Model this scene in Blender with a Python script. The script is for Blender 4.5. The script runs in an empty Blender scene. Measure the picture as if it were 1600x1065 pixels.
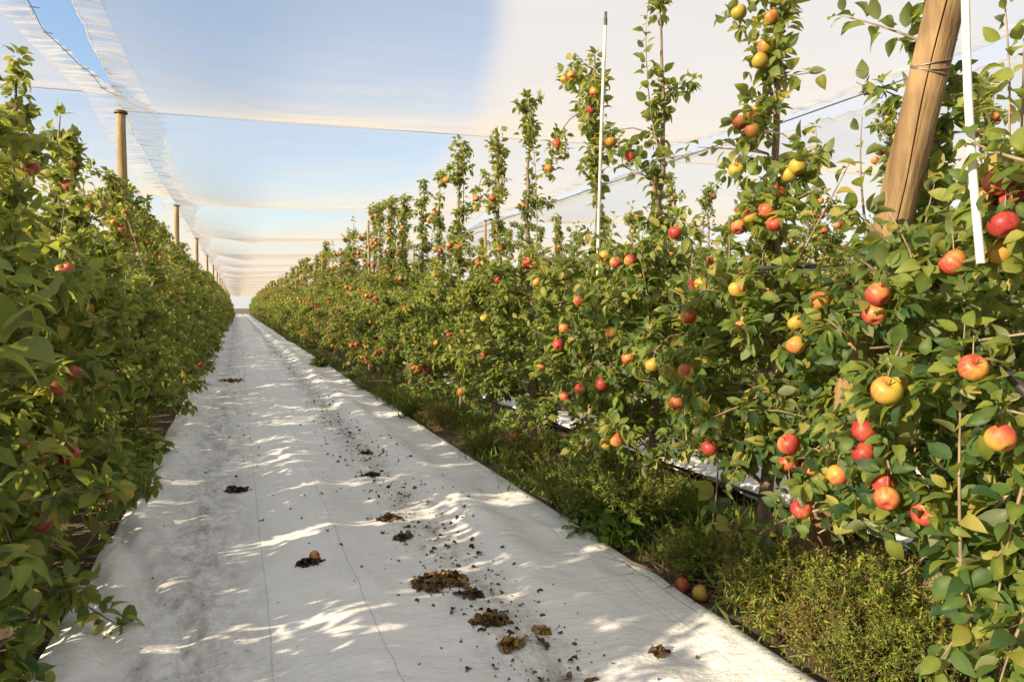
import bpy, math, random
import numpy as np
R = math.radians
scene = bpy.context.scene
COL = scene.collection

# ------------------------------------------------------------------ camera
EYE = 1.45
FPX, CX, CY = 1067.0, 800.0, 532.5            # focal length and centre in photo pixels (24 mm lens)
YAW = math.atan((CX - 372.0) / FPX)
PITCH = math.atan((CY - 480.0) / FPX)
cam_d = bpy.data.cameras.new("camera"); cam = bpy.data.objects.new("camera", cam_d); COL.objects.link(cam)
cam_d.lens = 24.0; cam_d.sensor_width = 36.0; cam_d.clip_start = 0.05; cam_d.clip_end = 3000
cam.location = (0, 0, EYE)
cam.rotation_euler = (math.pi / 2 - PITCH, 0, -YAW)
scene.camera = cam

# ------------------------------------------------------------------ sky, sun, exposure
SUN_EL, SUN_AZ = R(23), R(191)                    # azimuth measured from +X towards +Y
scene.view_settings.view_transform = 'Standard'; scene.view_settings.look = 'None'
scene.view_settings.gamma = 1.0; scene.view_settings.exposure = 1.4
world = bpy.data.worlds.new("World"); scene.world = world; world.use_nodes = True
nt = world.node_tree; N = nt.nodes; L = nt.links
N.clear()
wo = N.new('ShaderNodeOutputWorld'); bg = N.new('ShaderNodeBackground'); bg.inputs['Strength'].default_value = 0.095
sky = N.new('ShaderNodeTexSky'); sky.sky_type = 'NISHITA'; sky.sun_disc = False
sky.sun_elevation = SUN_EL; sky.sun_rotation = math.pi / 2 - SUN_AZ
sky.air_density = 1.0; sky.dust_density = 1.5; sky.ozone_density = 1.0
tc = N.new('ShaderNodeTexCoord')
# high thin cloud over most of the sky, a clear blue break ahead and to the left
mp = N.new('ShaderNodeMapping'); mp.inputs['Scale'].default_value = (1.2, 4.0, 5.0); mp.inputs['Rotation'].default_value = (0, 0, R(-20))
cn = N.new('ShaderNodeTexNoise'); cn.inputs['Scale'].default_value = 1.1; cn.inputs['Detail'].default_value = 6; cn.inputs['Roughness'].default_value = 0.55
L.new(tc.outputs['Generated'], mp.inputs['Vector']); L.new(mp.outputs['Vector'], cn.inputs['Vector'])
vd = N.new('ShaderNodeVectorMath'); vd.operation = 'DOT_PRODUCT'
_d = np.array([0.02, 0.92, 0.39]); _d /= np.linalg.norm(_d)
vd.inputs[1].default_value = tuple(_d)
L.new(tc.outputs['Generated'], vd.inputs[0])
brk = N.new('ShaderNodeMapRange'); brk.interpolation_type = 'SMOOTHSTEP'
brk.inputs['From Min'].default_value = 0.935; brk.inputs['From Max'].default_value = 0.988
brk.inputs['To Min'].default_value = 0.42; brk.inputs['To Max'].default_value = -1.3
L.new(vd.outputs['Value'], brk.inputs['Value'])
ad = N.new('ShaderNodeMath'); ad.operation = 'ADD'
L.new(cn.outputs['Fac'], ad.inputs[0]); L.new(brk.outputs['Result'], ad.inputs[1])
cr = N.new('ShaderNodeMapRange'); cr.interpolation_type = 'SMOOTHSTEP'
cr.inputs['From Min'].default_value = 0.25; cr.inputs['From Max'].default_value = 0.95
cr.inputs['To Min'].default_value = 0.0; cr.inputs['To Max'].default_value = 0.85
L.new(ad.outputs[0], cr.inputs['Value'])
mx = N.new('ShaderNodeMixRGB'); mx.inputs['Color2'].default_value = (3.6, 3.5, 3.42, 1)
L.new(cr.outputs['Result'], mx.inputs['Fac']); L.new(sky.outputs['Color'], mx.inputs['Color1'])
L.new(mx.outputs['Color'], bg.inputs['Color']); L.new(bg.outputs['Background'], wo.inputs['Surface'])

sun_d = bpy.data.lights.new("sun", 'SUN'); sun = bpy.data.objects.new("sun", sun_d); COL.objects.link(sun)
sun_d.energy = 5.0; sun_d.angle = R(0.6); sun_d.color = (1.0, 0.82, 0.57)
_sd = (math.cos(SUN_EL) * math.cos(SUN_AZ), math.cos(SUN_EL) * math.sin(SUN_AZ), math.sin(SUN_EL))
from mathutils import Vector, Matrix, Euler
sun.rotation_euler = Vector(_sd).to_track_quat('Z', 'Y').to_euler()
cy = scene.cycles
cy.max_bounces = 10; cy.diffuse_bounces = 5; cy.transmission_bounces = 6; cy.transparent_max_bounces = 16
cy.use_denoising = True
cy.caustics_reflective = False; cy.caustics_refractive = False

# ------------------------------------------------------------------ helpers
def at(px, py, X):
    """world point on the plane x = X seen at photo pixel (px, py): used to measure the place from the photograph"""
    a, b = (px - CX) / FPX, (CY - py) / FPX
    cp, sp = math.cos(PITCH), math.sin(PITCH); cs, sn = math.cos(YAW), math.sin(YAW)
    f = cp + b * sp; z = -sp + b * cp
    dx = f * sn + a * cs; dy = f * cs - a * sn
    t = X / dx
    return np.array([X, dy * t, EYE + z * t])

def tag(o, label=None, cat=None, group=None, kind=None):
    if label: o['label'] = label
    if cat: o['category'] = cat
    if group: o['group'] = group
    if kind: o['kind'] = kind
    return o

def empty(name, loc, rz=0.0):
    o = bpy.data.objects.new(name, None); COL.objects.link(o)
    o.location = loc; o.rotation_euler = (0, 0, rz); o.empty_display_size = 0.2
    return o

def link_mesh(name, me, parent=None, loc=None):
    o = bpy.data.objects.new(name, me); COL.objects.link(o)
    if parent: o.parent = parent
    if loc is not None: o.location = loc
    return o

def np_mesh(name, V, F, mats, smooth=True, attr=None, mi=None):
    """mesh from numpy arrays; F is a list of (n,3) / (n,4) index arrays"""
    me = bpy.data.meshes.new(name)
    V = np.asarray(V, dtype=np.float32)
    if not isinstance(F, (list, tuple)): F = [F]
    F = [np.asarray(f, dtype=np.int32) for f in F if len(f)]
    nl = sum(f.size for f in F); npoly = sum(len(f) for f in F)
    me.vertices.add(len(V)); me.vertices.foreach_set('co', V.ravel())
    me.loops.add(nl); me.polygons.add(npoly)
    me.loops.foreach_set('vertex_index', np.concatenate([f.ravel() for f in F]))
    tot = np.concatenate([np.full(len(f), f.shape[1], dtype=np.int32) for f in F])
    st = np.concatenate([[0], np.cumsum(tot)[:-1]]).astype(np.int32)
    me.polygons.foreach_set('loop_start', st)
    me.polygons.foreach_set('use_smooth', np.full(npoly, smooth))
    if not isinstance(mats, (list, tuple)): mats = [mats]
    for m in mats: me.materials.append(m)
    if mi is not None: me.polygons.foreach_set('material_index', np.asarray(mi, dtype=np.int32))
    if attr is not None:
        a = me.attributes.new('lv', 'FLOAT', 'POINT'); a.data.foreach_set('value', np.asarray(attr, dtype=np.float32))
    me.update(calc_edges=True)
    return me

def grid_faces(nu, nv):
    i = np.arange(nu - 1)[:, None]; j = np.arange(nv - 1)[None, :]
    a = i * nv + j
    return np.stack([a, a + nv, a + nv + 1, a + 1], -1).reshape(-1, 4)

class VN:
    """smooth 2-D value noise"""
    def __init__(s, seed): s.g = np.random.RandomState(seed).rand(256, 256)
    def __call__(s, x, y):
        x = np.asarray(x, float); y = np.asarray(y, float)
        xi = np.floor(x).astype(int); yi = np.floor(y).astype(int)
        fx = x - xi; fy = y - yi; fx = fx * fx * (3 - 2 * fx); fy = fy * fy * (3 - 2 * fy)
        g = s.g; a = g[xi % 256, yi % 256]; b = g[(xi + 1) % 256, yi % 256]
        c = g[xi % 256, (yi + 1) % 256]; d = g[(xi + 1) % 256, (yi + 1) % 256]
        return (a * (1 - fx) + b * fx) * (1 - fy) + (c * (1 - fx) + d * fx) * fy

class Tubes:
    """collects tapered tubes into one mesh"""
    def __init__(s): s.V = []; s.F = []; s.T = []; s.n = 0
    def add(s, pts, rad, sides=5, cap=True):
        P = np.asarray(pts, float); n = len(P)
        rad = np.broadcast_to(np.asarray(rad, float), (n,))
        T = np.gradient(P, axis=0); T /= np.linalg.norm(T, axis=1)[:, None] + 1e-9
        ref = np.array([0.31, 0.95, 0.05]) if abs(T[0] @ np.array([0.31, 0.95, 0.05])) < 0.9 else np.array([1.0, 0, 0])
        U = np.cross(T, ref); U /= np.linalg.norm(U, axis=1)[:, None] + 1e-9
        W = np.cross(T, U)
        a = np.arange(sides) * 2 * np.pi / sides
        ring = P[:, None, :] + rad[:, None, None] * (np.cos(a)[None, :, None] * U[:, None, :] + np.sin(a)[None, :, None] * W[:, None, :])
        s.V.append(ring.reshape(-1, 3))
        i = np.arange(n - 1)[:, None]; j = np.arange(sides)[None, :]; k = (j + 1) % sides
        s.F.append(np.stack([s.n + i * sides + j, s.n + i * sides + k, s.n + (i + 1) * sides + k, s.n + (i + 1) * sides + j], -1).reshape(-1, 4))
        base = s.n; s.n += n * sides
        if cap:
            s.V.append(P[-1:] + T[-1:] * rad[-1] * 0.15); top = s.n; s.n += 1
            o = base + (n - 1) * sides
            s.T.append(np.stack([np.arange(sides) + o, (np.arange(sides) + 1) % sides + o, np.full(sides, top)], -1))
    def mesh(s, name, mat, smooth=True):
        F = [np.concatenate(s.F)]
        if s.T: F.append(np.concatenate(s.T))
        return np_mesh(name, np.concatenate(s.V), F, mat, smooth)

# ------------------------------------------------------------------ materials
def new_mat(name):
    m = bpy.data.materials.new(name); m.use_nodes = True
    n = m.node_tree.nodes; n.clear()
    out = n.new('ShaderNodeOutputMaterial')
    return m, n, m.node_tree.links, out

def ramp(n, stops):
    r = n.new('ShaderNodeValToRGB'); e = r.color_ramp.elements
    e[0].position, e[0].color = stops[0][0], (*stops[0][1], 1)
    e[1].position, e[1].color = stops[-1][0], (*stops[-1][1], 1)
    for p, c in stops[1:-1]:
        k = e.new(p); k.color = (*c, 1)
    return r

def noise(n, l, scale, detail=4, rough=0.55, vec=None, mapscale=None, coord='Object'):
    t = n.new('ShaderNodeTexCoord'); src = t.outputs[coord] if vec is None else vec
    if mapscale is not None:
        m = n.new('ShaderNodeMapping'); m.inputs['Scale'].default_value = mapscale
        l.new(src, m.inputs['Vector']); src = m.outputs['Vector']
    x = n.new('ShaderNodeTexNoise'); x.inputs['Scale'].default_value = scale
    x.inputs['Detail'].default_value = detail; x.inputs['Roughness'].default_value = rough
    l.new(src, x.inputs['Vector'])
    return x

def math_(n, l, op, a, b=None, clamp=False):
    m = n.new('ShaderNodeMath'); m.operation = op; m.use_clamp = clamp
    for k, v in enumerate((a, b)):
        if v is None: continue
        if isinstance(v, (int, float)): m.inputs[k].default_value = v
        else: l.new(v, m.inputs[k])
    return m.outputs[0]

def mat_leaf(name, stops, under, trans, tfac=0.38, rough=0.5):
    m, n, l, out = new_mat(name)
    at_ = n.new('ShaderNodeAttribute'); at_.attribute_name = 'lv'
    oi = n.new('ShaderNodeObjectInfo')
    v = math_(n, l, 'ADD', at_.outputs['Fac'], math_(n, l, 'MULTIPLY', math_(n, l, 'SUBTRACT', oi.outputs['Random'], 0.5), 0.22))
    nz = noise(n, l, 38, 3)
    v = math_(n, l, 'ADD', v, math_(n, l, 'MULTIPLY', math_(n, l, 'SUBTRACT', nz.outputs['Fac'], 0.5), 0.35), True)
    r = ramp(n, stops); l.new(v, r.inputs['Fac'])
    g = n.new('ShaderNodeNewGeometry')
    mxu = n.new('ShaderNodeMixRGB'); mxu.inputs['Color2'].default_value = (*under, 1)
    l.new(math_(n, l, 'MULTIPLY', g.outputs['Backfacing'], 0.75), mxu.inputs['Fac']); l.new(r.outputs['Color'], mxu.inputs['Color1'])
    p = n.new('ShaderNodeBsdfPrincipled'); p.inputs['Roughness'].default_value = rough
    p.inputs['Specular IOR Level'].default_value = 0.28
    l.new(mxu.outputs['Color'], p.inputs['Base Color'])
    t = n.new('ShaderNodeBsdfTranslucent')
    mt = n.new('ShaderNodeMixRGB'); mt.blend_type = 'MIX'; mt.inputs['Fac'].default_value = 0.65
    mt.inputs['Color2'].default_value = (*trans, 1); l.new(r.outputs['Color'], mt.inputs['Color1'])
    l.new(mt.outputs['Color'], t.inputs['Color'])
    ms = n.new('ShaderNodeMixShader'); ms.inputs['Fac'].default_value = tfac
    l.new(p.outputs['BSDF'], ms.inputs[1]); l.new(t.outputs['BSDF'], ms.inputs[2]); l.new(ms.outputs['Shader'], out.inputs['Surface'])
    return m

M_LEAF = mat_leaf('apple_leaf', [(0.0, (0.022, 0.066, 0.033)), (0.38, (0.082, 0.142, 0.033)), (0.72, (0.220, 0.250, 0.052)), (1.0, (0.38, 0.31, 0.08))],
                  (0.20, 0.225, 0.13), (0.50, 0.56, 0.06), 0.45, 0.5)
M_WEED = mat_leaf('weed_leaf', [(0.0, (0.055, 0.14, 0.022)), (0.5, (0.15, 0.245, 0.03)), (0.85, (0.32, 0.33, 0.05)), (1.0, (0.30, 0.17, 0.05))],
                  (0.12, 0.15, 0.05), (0.30, 0.34, 0.04), 0.35, 0.6)
M_STRAW = mat_leaf('dry_straw', [(0.0, (0.10, 0.065, 0.03)), (0.6, (0.24, 0.17, 0.08)), (1.0, (0.34, 0.26, 0.13))], (0.25, 0.18, 0.09), (0.3, 0.2, 0.08), 0.2, 0.7)
M_LITTER = mat_leaf('rotten_leaf', [(0.0, (0.032, 0.021, 0.014)), (0.5, (0.095, 0.055, 0.026)), (0.85, (0.20, 0.115, 0.036)), (1.0, (0.34, 0.21, 0.05))], (0.06, 0.04, 0.02), (0.2, 0.1, 0.02), 0.08, 0.7)

def mat_bark(name, c0, c1, c2, sc=14, zs=0.18, bump=0.5, dist=0.006, rough=0.8):
    m, n, l, out = new_mat(name)
    a = noise(n, l, sc, 6, 0.65, mapscale=(1, 1, zs))
    b = noise(n, l, sc * 0.22, 3, 0.5)
    v = math_(n, l, 'ADD', math_(n, l, 'MULTIPLY', a.outputs['Fac'], 0.7), math_(n, l, 'MULTIPLY', b.outputs['Fac'], 0.3))
    r = ramp(n, [(0.32, c0), (0.5, c1), (0.68, c2)]); l.new(v, r.inputs['Fac'])
    p = n.new('ShaderNodeBsdfPrincipled'); p.inputs['Roughness'].default_value = rough
    l.new(r.outputs['Color'], p.inputs['Base Color'])
    bp = n.new('ShaderNodeBump'); bp.inputs['Strength'].default_value = bump; bp.inputs['Distance'].default_value = dist
    l.new(a.outputs['Fac'], bp.inputs['Height']); l.new(bp.outputs['Normal'], p.inputs['Normal'])
    l.new(p.outputs['BSDF'], out.inputs['Surface'])
    return m
M_BARK = mat_bark('tree_bark', (0.10, 0.070, 0.050), (0.21, 0.150, 0.105), (0.33, 0.26, 0.19), 30, 0.35)
M_WOOD = mat_bark('round_post_wood', (0.16, 0.11, 0.05), (0.30, 0.21, 0.10), (0.42, 0.31, 0.17), 26, 0.05)
M_BIGWOOD = mat_bark('weathered_pine', (0.085, 0.052, 0.025), (0.195, 0.122, 0.056), (0.31, 0.215, 0.11), 15, 0.10, 0.9, 0.012)

def mat_plain(name, c, rough=0.5, metal=0.0, var=0.12, sc=20):
    m, n, l, out = new_mat(name)
    a = noise(n, l, sc, 4)
    lo = tuple(x * (1 - var) for x in c); hi = tuple(min(1, x * (1 + var)) for x in c)
    r = ramp(n, [(0.3, lo), (0.7, hi)]); l.new(a.outputs['Fac'], r.inputs['Fac'])
    p = n.new('ShaderNodeBsdfPrincipled'); p.inputs['Roughness'].default_value = rough; p.inputs['Metallic'].default_value = metal
    l.new(r.outputs['Color'], p.inputs['Base Color']); l.new(p.outputs['BSDF'], out.inputs['Surface'])
    return m
M_PVC = mat_plain('white_plastic', (0.56, 0.55, 0.53), 0.45, 0, 0.14, 14)
M_BLACK = mat_plain('black_plastic', (0.025, 0.024, 0.024), 0.45, 0, 0.3)
M_WIRE = mat_plain('galvanised_wire', (0.20, 0.18, 0.15), 0.5, 0.7, 0.3)
M_CORD = mat_plain('blue_cord', (0.10, 0.20, 0.36), 0.6, 0, 0.2)
M_CAP = mat_plain('dark_cap', (0.07, 0.06, 0.05), 0.6, 0, 0.2)
M_STEM = mat_plain('apple_stalk', (0.10, 0.07, 0.03), 0.8)

def mat_apple():
    m, n, l, out = new_mat('apple_skin')
    oi = n.new('ShaderNodeObjectInfo')
    t = n.new('ShaderNodeTexCoord')
    a = noise(n, l, 14.0, 4, 0.6)
    st = noise(n, l, 60.0, 3, 0.6, mapscale=(1, 1, 0.12))
    sx = n.new('ShaderNodeSeparateXYZ'); l.new(t.outputs['Object'], sx.inputs[0])
    side = math_(n, l, 'MULTIPLY', sx.outputs['X'], 5.5)
    v = math_(n, l, 'ADD', math_(n, l, 'MULTIPLY', a.outputs['Fac'], 0.62), math_(n, l, 'SUBTRACT', math_(n, l, 'MULTIPLY', st.outputs['Fac'], 0.75), 0.25))
    v = math_(n, l, 'ADD', v, side)
    # each apple's own ripeness is carried in its object colour
    sep = n.new('ShaderNodeSeparateColor'); l.new(oi.outputs['Color'], sep.inputs[0])
    v = math_(n, l, 'ADD', v, math_(n, l, 'SUBTRACT', sep.outputs[0], 0.42), True)
    r = ramp(n, [(0.05, (0.34, 0.26, 0.035)), (0.30, (0.42, 0.22, 0.045)), (0.50, (0.40, 0.12, 0.045)), (0.72, (0.33, 0.050, 0.032)), (1.0, (0.24, 0.020, 0.022))])
    l.new(v, r.inputs['Fac'])
    sp = noise(n, l, 320, 1)
    d = n.new('ShaderNodeMixRGB'); d.inputs['Color2'].default_value = (0.65, 0.45, 0.2, 1)
    l.new(math_(n, l, 'MULTIPLY', math_(n, l, 'GREATER_THAN', sp.outputs['Fac'], 0.68), 0.35), d.inputs['Fac']); l.new(r.outputs['Color'], d.inputs['Color1'])
    p = n.new('ShaderNodeBsdfPrincipled'); p.inputs['Roughness'].default_value = 0.46; p.inputs['Specular IOR Level'].default_value = 0.35
    p.inputs['Subsurface Weight'].default_value = 0.0
    l.new(d.outputs['Color'], p.inputs['Base Color']); l.new(p.outputs['BSDF'], out.inputs['Surface'])
    return m
M_APPLE = mat_apple()

def mat_net(name, k, cfab, stretch):
    """woven hail net: open weave whose threads cover more of the view the more obliquely it is crossed"""
    m, n, l, out = new_mat(name)
    g = n.new('ShaderNodeNewGeometry')
    dp = n.new('ShaderNodeVectorMath'); dp.operation = 'DOT_PRODUCT'
    l.new(g.outputs['Incoming'], dp.inputs[0]); l.new(g.outputs['Normal'], dp.inputs[1])
    c = math_(n, l, 'MAXIMUM', math_(n, l, 'ABSOLUTE', dp.outputs['Value']), 0.03)
    nz = noise(n, l, 1.0, 3, 0.5, mapscale=stretch)
    kk = math_(n, l, 'ADD', k - 0.05, math_(n, l, 'MULTIPLY', nz.outputs['Fac'], 0.10))
    op = math_(n, l, 'POWER', kk, math_(n, l, 'DIVIDE', 1.0, c), True)
    tr = n.new('ShaderNodeBsdfTransparent')
    n2 = noise(n, l, 1.0, 4, 0.6, mapscale=(stretch[0] * 1.7, stretch[1] * 2.3, 1))
    r = ramp(n, [(0.3, tuple(x * 0.90 for x in cfab)), (0.7, cfab)]); l.new(n2.outputs['Fac'], r.inputs['Fac'])
    d = n.new('ShaderNodeBsdfDiffuse'); l.new(r.outputs['Color'], d.inputs['Color'])
    t = n.new('ShaderNodeBsdfTranslucent'); l.new(r.outputs['Color'], t.inputs['Color'])
    ms = n.new('ShaderNodeMixShader'); ms.inputs['Fac'].default_value = 0.72
    l.new(d.outputs['BSDF'], ms.inputs[1]); l.new(t.outputs['BSDF'], ms.inputs[2])
    mo = n.new('ShaderNodeMixShader'); l.new(op, mo.inputs['Fac'])
    l.new(ms.outputs['Shader'], mo.inputs[1]); l.new(tr.outputs['BSDF'], mo.inputs[2])
    l.new(mo.outputs['Shader'], out.inputs['Surface'])
    return m
M_NET = mat_net('hail_net', 0.90, (0.56, 0.52, 0.465), (0.35, 1.8, 1))
M_BAND = mat_net('gathered_net_edge', 0.80, (0.56, 0.53, 0.49), (1.5, 26, 1))

def mat_tarp():
    m, n, l, out = new_mat('white_ground_sheet')
    t = n.new('ShaderNodeTexCoord'); sx = n.new('ShaderNodeSeparateXYZ'); l.new(t.outputs['Object'], sx.inputs[0])
    X = sx.outputs['X']
    big = noise(n, l, 1.3, 6, 0.65, mapscale=(1.6, 0.5, 1))
    med = noise(n, l, 9, 6, 0.7, mapscale=(1.4, 0.6, 1))
    fine = noise(n, l, 70, 4, 0.7, mapscale=(1, 0.35, 1))
    # wheel tracks: dirt worn in along the sheet
    def band(x0, w, h):
        d = math_(n, l, 'DIVIDE', math_(n, l, 'ABSOLUTE', math_(n, l, 'SUBTRACT', X, x0)), w)
        return math_(n, l, 'MULTIPLY', math_(n, l, 'SUBTRACT', 1.0, d, True), h)
    tr = math_(n, l, 'ADD', band(-0.22, 0.42, 0.85), band(1.10, 0.24, 0.75))
    tr = math_(n, l, 'MULTIPLY', tr, math_(n, l, 'MULTIPLY', math_(n, l, 'SUBTRACT', med.outputs['Fac'], 0.36, True), 4.2))
    dirt = math_(n, l, 'ADD', tr, math_(n, l, 'MULTIPLY', math_(n, l, 'SUBTRACT', big.outputs['Fac'], 0.45), 0.9), True)
    dirt = math_(n, l, 'MULTIPLY', dirt, math_(n, l, 'ADD', 0.35, fine.outputs['Fac']), True)
    c = ramp(n, [(0.0, (0.70, 0.695, 0.69)), (0.35, (0.54, 0.53, 0.515)), (1.0, (0.22, 0.20, 0.18))]); l.new(dirt, c.inputs['Fac'])
    # dark specks
    sp = noise(n, l, 55, 2, 0.5)
    spk = math_(n, l, 'GREATER_THAN', math_(n, l, 'ADD', sp.outputs['Fac'], math_(n, l, 'MULTIPLY', tr, 0.10)), 0.745)
    mk = n.new('ShaderNodeMixRGB'); mk.inputs['Color2'].default_value = (0.10, 0.08, 0.065, 1)
    l.new(math_(n, l, 'MULTIPLY', spk, 0.75), mk.inputs['Fac']); l.new(c.outputs['Color'], mk.inputs['Color1'])
    # sewn seams
    wob = math_(n, l, 'MULTIPLY', math_(n, l, 'SUBTRACT', big.outputs['Fac'], 0.5), 0.05)
    Xw = math_(n, l, 'ADD', X, wob)
    s = None
    for x0, w in ((0.53, 0.004), (0.10, 0.004), (1.80, 0.003), (1.835, 0.003)):
        q = math_(n, l, 'LESS_THAN', math_(n, l, 'ABSOLUTE', math_(n, l, 'SUBTRACT', Xw, x0)), w)
        s = q if s is None else math_(n, l, 'MAXIMUM', s, q)
    m2 = n.new('ShaderNodeMixRGB'); m2.inputs['Color2'].default_value = (0.20, 0.19, 0.18, 1)
    l.new(math_(n, l, 'MULTIPLY', math_(n, l, 'MULTIPLY', s, med.outputs['Fac']), 0.6), m2.inputs['Fac']); l.new(mk.outputs['Color'], m2.inputs['Color1'])
    p = n.new('ShaderNodeBsdfPrincipled'); p.inputs['Roughness'].default_value = 0.55; p.inputs['Specular IOR Level'].default_value = 0.3
    l.new(m2.outputs['Color'], p.inputs['Base Color'])
    wr = noise(n, l, 7, 5, 0.6, mapscale=(0.8, 2.2, 1))
    bp = n.new('ShaderNodeBump'); bp.inputs['Strength'].default_value = 0.8; bp.inputs['Distance'].default_value = 0.035
    l.new(wr.outputs['Fac'], bp.inputs['Height'])
    b2 = n.new('ShaderNodeBump'); b2.inputs['Strength'].default_value = 0.3; b2.inputs['Distance'].default_value = 0.004
    l.new(fine.outputs['Fac'], b2.inputs['Height']); l.new(bp.outputs['Normal'], b2.inputs['Normal'])
    l.new(b2.outputs['Normal'], p.inputs['Normal'])
    l.new(p.outputs['BSDF'], out.inputs['Surface'])
    return m
M_TARP = mat_tarp()

def mat_soil():
    m, n, l, out = new_mat('orchard_soil')
    a = noise(n, l, 2.2, 6, 0.65); b = noise(n, l, 26, 6, 0.7)
    v = math_(n, l, 'ADD', math_(n, l, 'MULTIPLY', a.outputs['Fac'], 0.5), math_(n, l, 'MULTIPLY', b.outputs['Fac'], 0.5))
    c = ramp(n, [(0.3, (0.040, 0.027, 0.017)), (0.5, (0.085, 0.058, 0.034)), (0.72, (0.17, 0.12, 0.065))]); l.new(v, c.inputs['Fac'])
    p = n.new('ShaderNodeBsdfPrincipled'); p.inputs['Roughness'].default_value = 0.95
    l.new(c.outputs['Color'], p.inputs['Base Color'])
    bp = n.new('ShaderNodeBump'); bp.inputs['Strength'].default_value = 0.9; bp.inputs['Distance'].default_value = 0.03
    l.new(b.outputs['Fac'], bp.inputs['Height']); l.new(bp.outputs['Normal'], p.inputs['Normal'])
    l.new(p.outputs['BSDF'], out.inputs['Surface'])
    return m
M_SOIL = mat_soil()

# ------------------------------------------------------------------ layout constants (metres)
ROW_R, ROW_L, PITCHX = 2.78, -1.40, 4.18
ROW_RR, ROW_RRR, ROW_LL = ROW_R + PITCHX, ROW_R + 2 * PITCHX, ROW_L - PITCHX
END = 152.0
BAY0, BAY = 10.6, 9.0
NETZ = 4.08

# ------------------------------------------------------------------ ground
def graded(y0, y1, s0, s1, grow=1.018):
    ys = [y0]; s = s0
    while ys[-1] < y1:
        ys.append(ys[-1] + s); s = min(s1, s * grow)
    return np.array(ys)

g = np.array([[-700, -300, 0], [700, -300, 0], [700, 900, 0], [-700, 900, 0]], float)
gr = link_mesh('ground', np_mesh('ground', g, np.array([[0, 1, 2, 3]]), M_SOIL, False))
gr['kind'] = 'structure'

vn1, vn2, vn3, vn4 = VN(1), VN(2), VN(3), VN(4)
def tarp_edge(y, side):
    w = (vn1(y * 0.33, side * 7.3 + 11) - 0.5) * 0.10 + (vn1(y * 1.7, side * 5.1 + 31) - 0.5) * 0.03
    far = np.clip((y - 7) / 6, 0, 1)
    return w * (0.35 + far)
def tarp_z(x, y):
    x = np.asarray(x, float); y = np.asarray(y, float)
    gz = lambda x0, s: np.exp(-((x - x0) / s) ** 2)
    r1 = gz(1.46, 0.15) * np.clip((y - 2.6) / 1.6, 0.15, 1); r2 = gz(0.46, 0.24)
    m1 = 0.5 + vn2(y * 0.55, 3.1); m2 = 0.4 + vn2(y * 0.5, 9.7)
    z = 0.055 * r1 * m1 + 0.045 * r2 * m2 - 0.0 * x
    # cross wrinkles thrown up on the two ridges by the wheels
    ph = y + 0.35 * x + 0.25 * (vn3(x * 2.2, y * 0.8) - 0.5)
    w1 = vn3(ph * 5.2, x * 1.3 + 5) - 0.5; w2 = vn3(ph * 9.0, x * 3.0 + 15) - 0.5
    z = z + (0.050 * w1 + 0.032 * w2) * (r1 * 1.0 + r2 * 0.8 + 0.12)
    cre = lambda a, b: (1 - np.abs(2 * vn3(a, b) - 1)) ** 5
    z = z + 0.016 * cre(x * 1.1 + y * 0.9 + 60, y * 0.7 - x * 0.5 + 60) + 0.010 * cre(x * 2.3 - y * 0.8 + 90, y * 1.9 + 30) + 0.013 * cre(x * 0.7 + y * 2.2 + 20, x * 2.6 + 110)
    z = z + 0.07 * np.clip((-0.35 - x) / 0.4, 0, 1) ** 1.5 + 0.022 * np.clip((x - 1.78) / 0.25, 0, 1) ** 1.5
    z = z + 0.018 * (vn4(x * 1.3, y * 0.6) - 0.5) + 0.012 * (vn4(x * 4.1 + 40, y * 1.9) - 0.5)
    # slack folds along the left-hand edge
    e = np.clip((0.05 - x) / 0.8, 0, 1)
    z = z + e * 0.17 * np.abs(vn4((x * 1.2 + y * 0.35) * 3.2, y * 0.25 + 70) - 0.5)
    return np.maximum(z, -0.015) + 0.035

def tarp(name, x0, x1, y0, y1, s0, nx, label, shift=0.0):
    ys = graded(y0, y1, s0, 0.6, 1.012); u = np.linspace(0, 1, nx)
    Y, U = np.meshgrid(ys, u, indexing='ij')
    X = (x0 + tarp_edge(Y, 0)) * (1 - U) + (x1 + tarp_edge(Y, 1)) * U
    Z = tarp_z(X, Y)
    # both hems lie on the soil
    fall = np.clip(np.minimum(U, 1 - U) / 0.05, 0, 1)
    Z = 0.012 + (Z - 0.012) * (0.6 + 0.4 * fall)
    V = np.stack([X, Y, Z], -1).reshape(-1, 3)
    o = link_mesh(name, np_mesh(name, V, grid_faces(len(ys), nx), M_TARP, True))
    # folded hem along each edge: a narrow second layer, and a turned down lip
    for k, (ua, ub) in enumerate(((0, 1), (nx - 1, nx - 2))):
        E = np.stack([X[:, ua], Y[:, ua], Z[:, ua]], -1); I = np.stack([X[:, ub], Y[:, ub], Z[:, ub]], -1)
        d = (E - I); d /= np.linalg.norm(d, axis=1)[:, None]
        prof = [(-0.055, 0.006), (0.0, 0.010), (0.006, 0.002), (0.004, -0.012)]
        P = np.stack([E + d * a + np.array([0, 0, b]) for a, b in prof], 1)
        f = grid_faces(len(ys), 4)
        if k == 0: f = f[:, ::-1]
        link_mesh('hem', np_mesh('hem', P.reshape(-1, 3), f, M_TARP, True), o)
    o.location.x = shift
    tag(o, label, 'ground sheet')
    return o
tarp('ground_sheet', -0.72, 1.99, 0.6, END, 0.022, 110, 'wrinkled white ground sheet along the lane, strewn with brown leaves')
tarp('ground_sheet', -0.74, 2.02, 0.6, 120, 0.10, 40, 'white ground sheet glimpsed under the right-hand trees in the neighbouring lane', PITCHX)
tarp('ground_sheet', -0.74, 2.02, 0.6, 60, 0.15, 30, 'white ground sheet behind the left-hand tree row in the next lane', -PITCHX)

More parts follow.
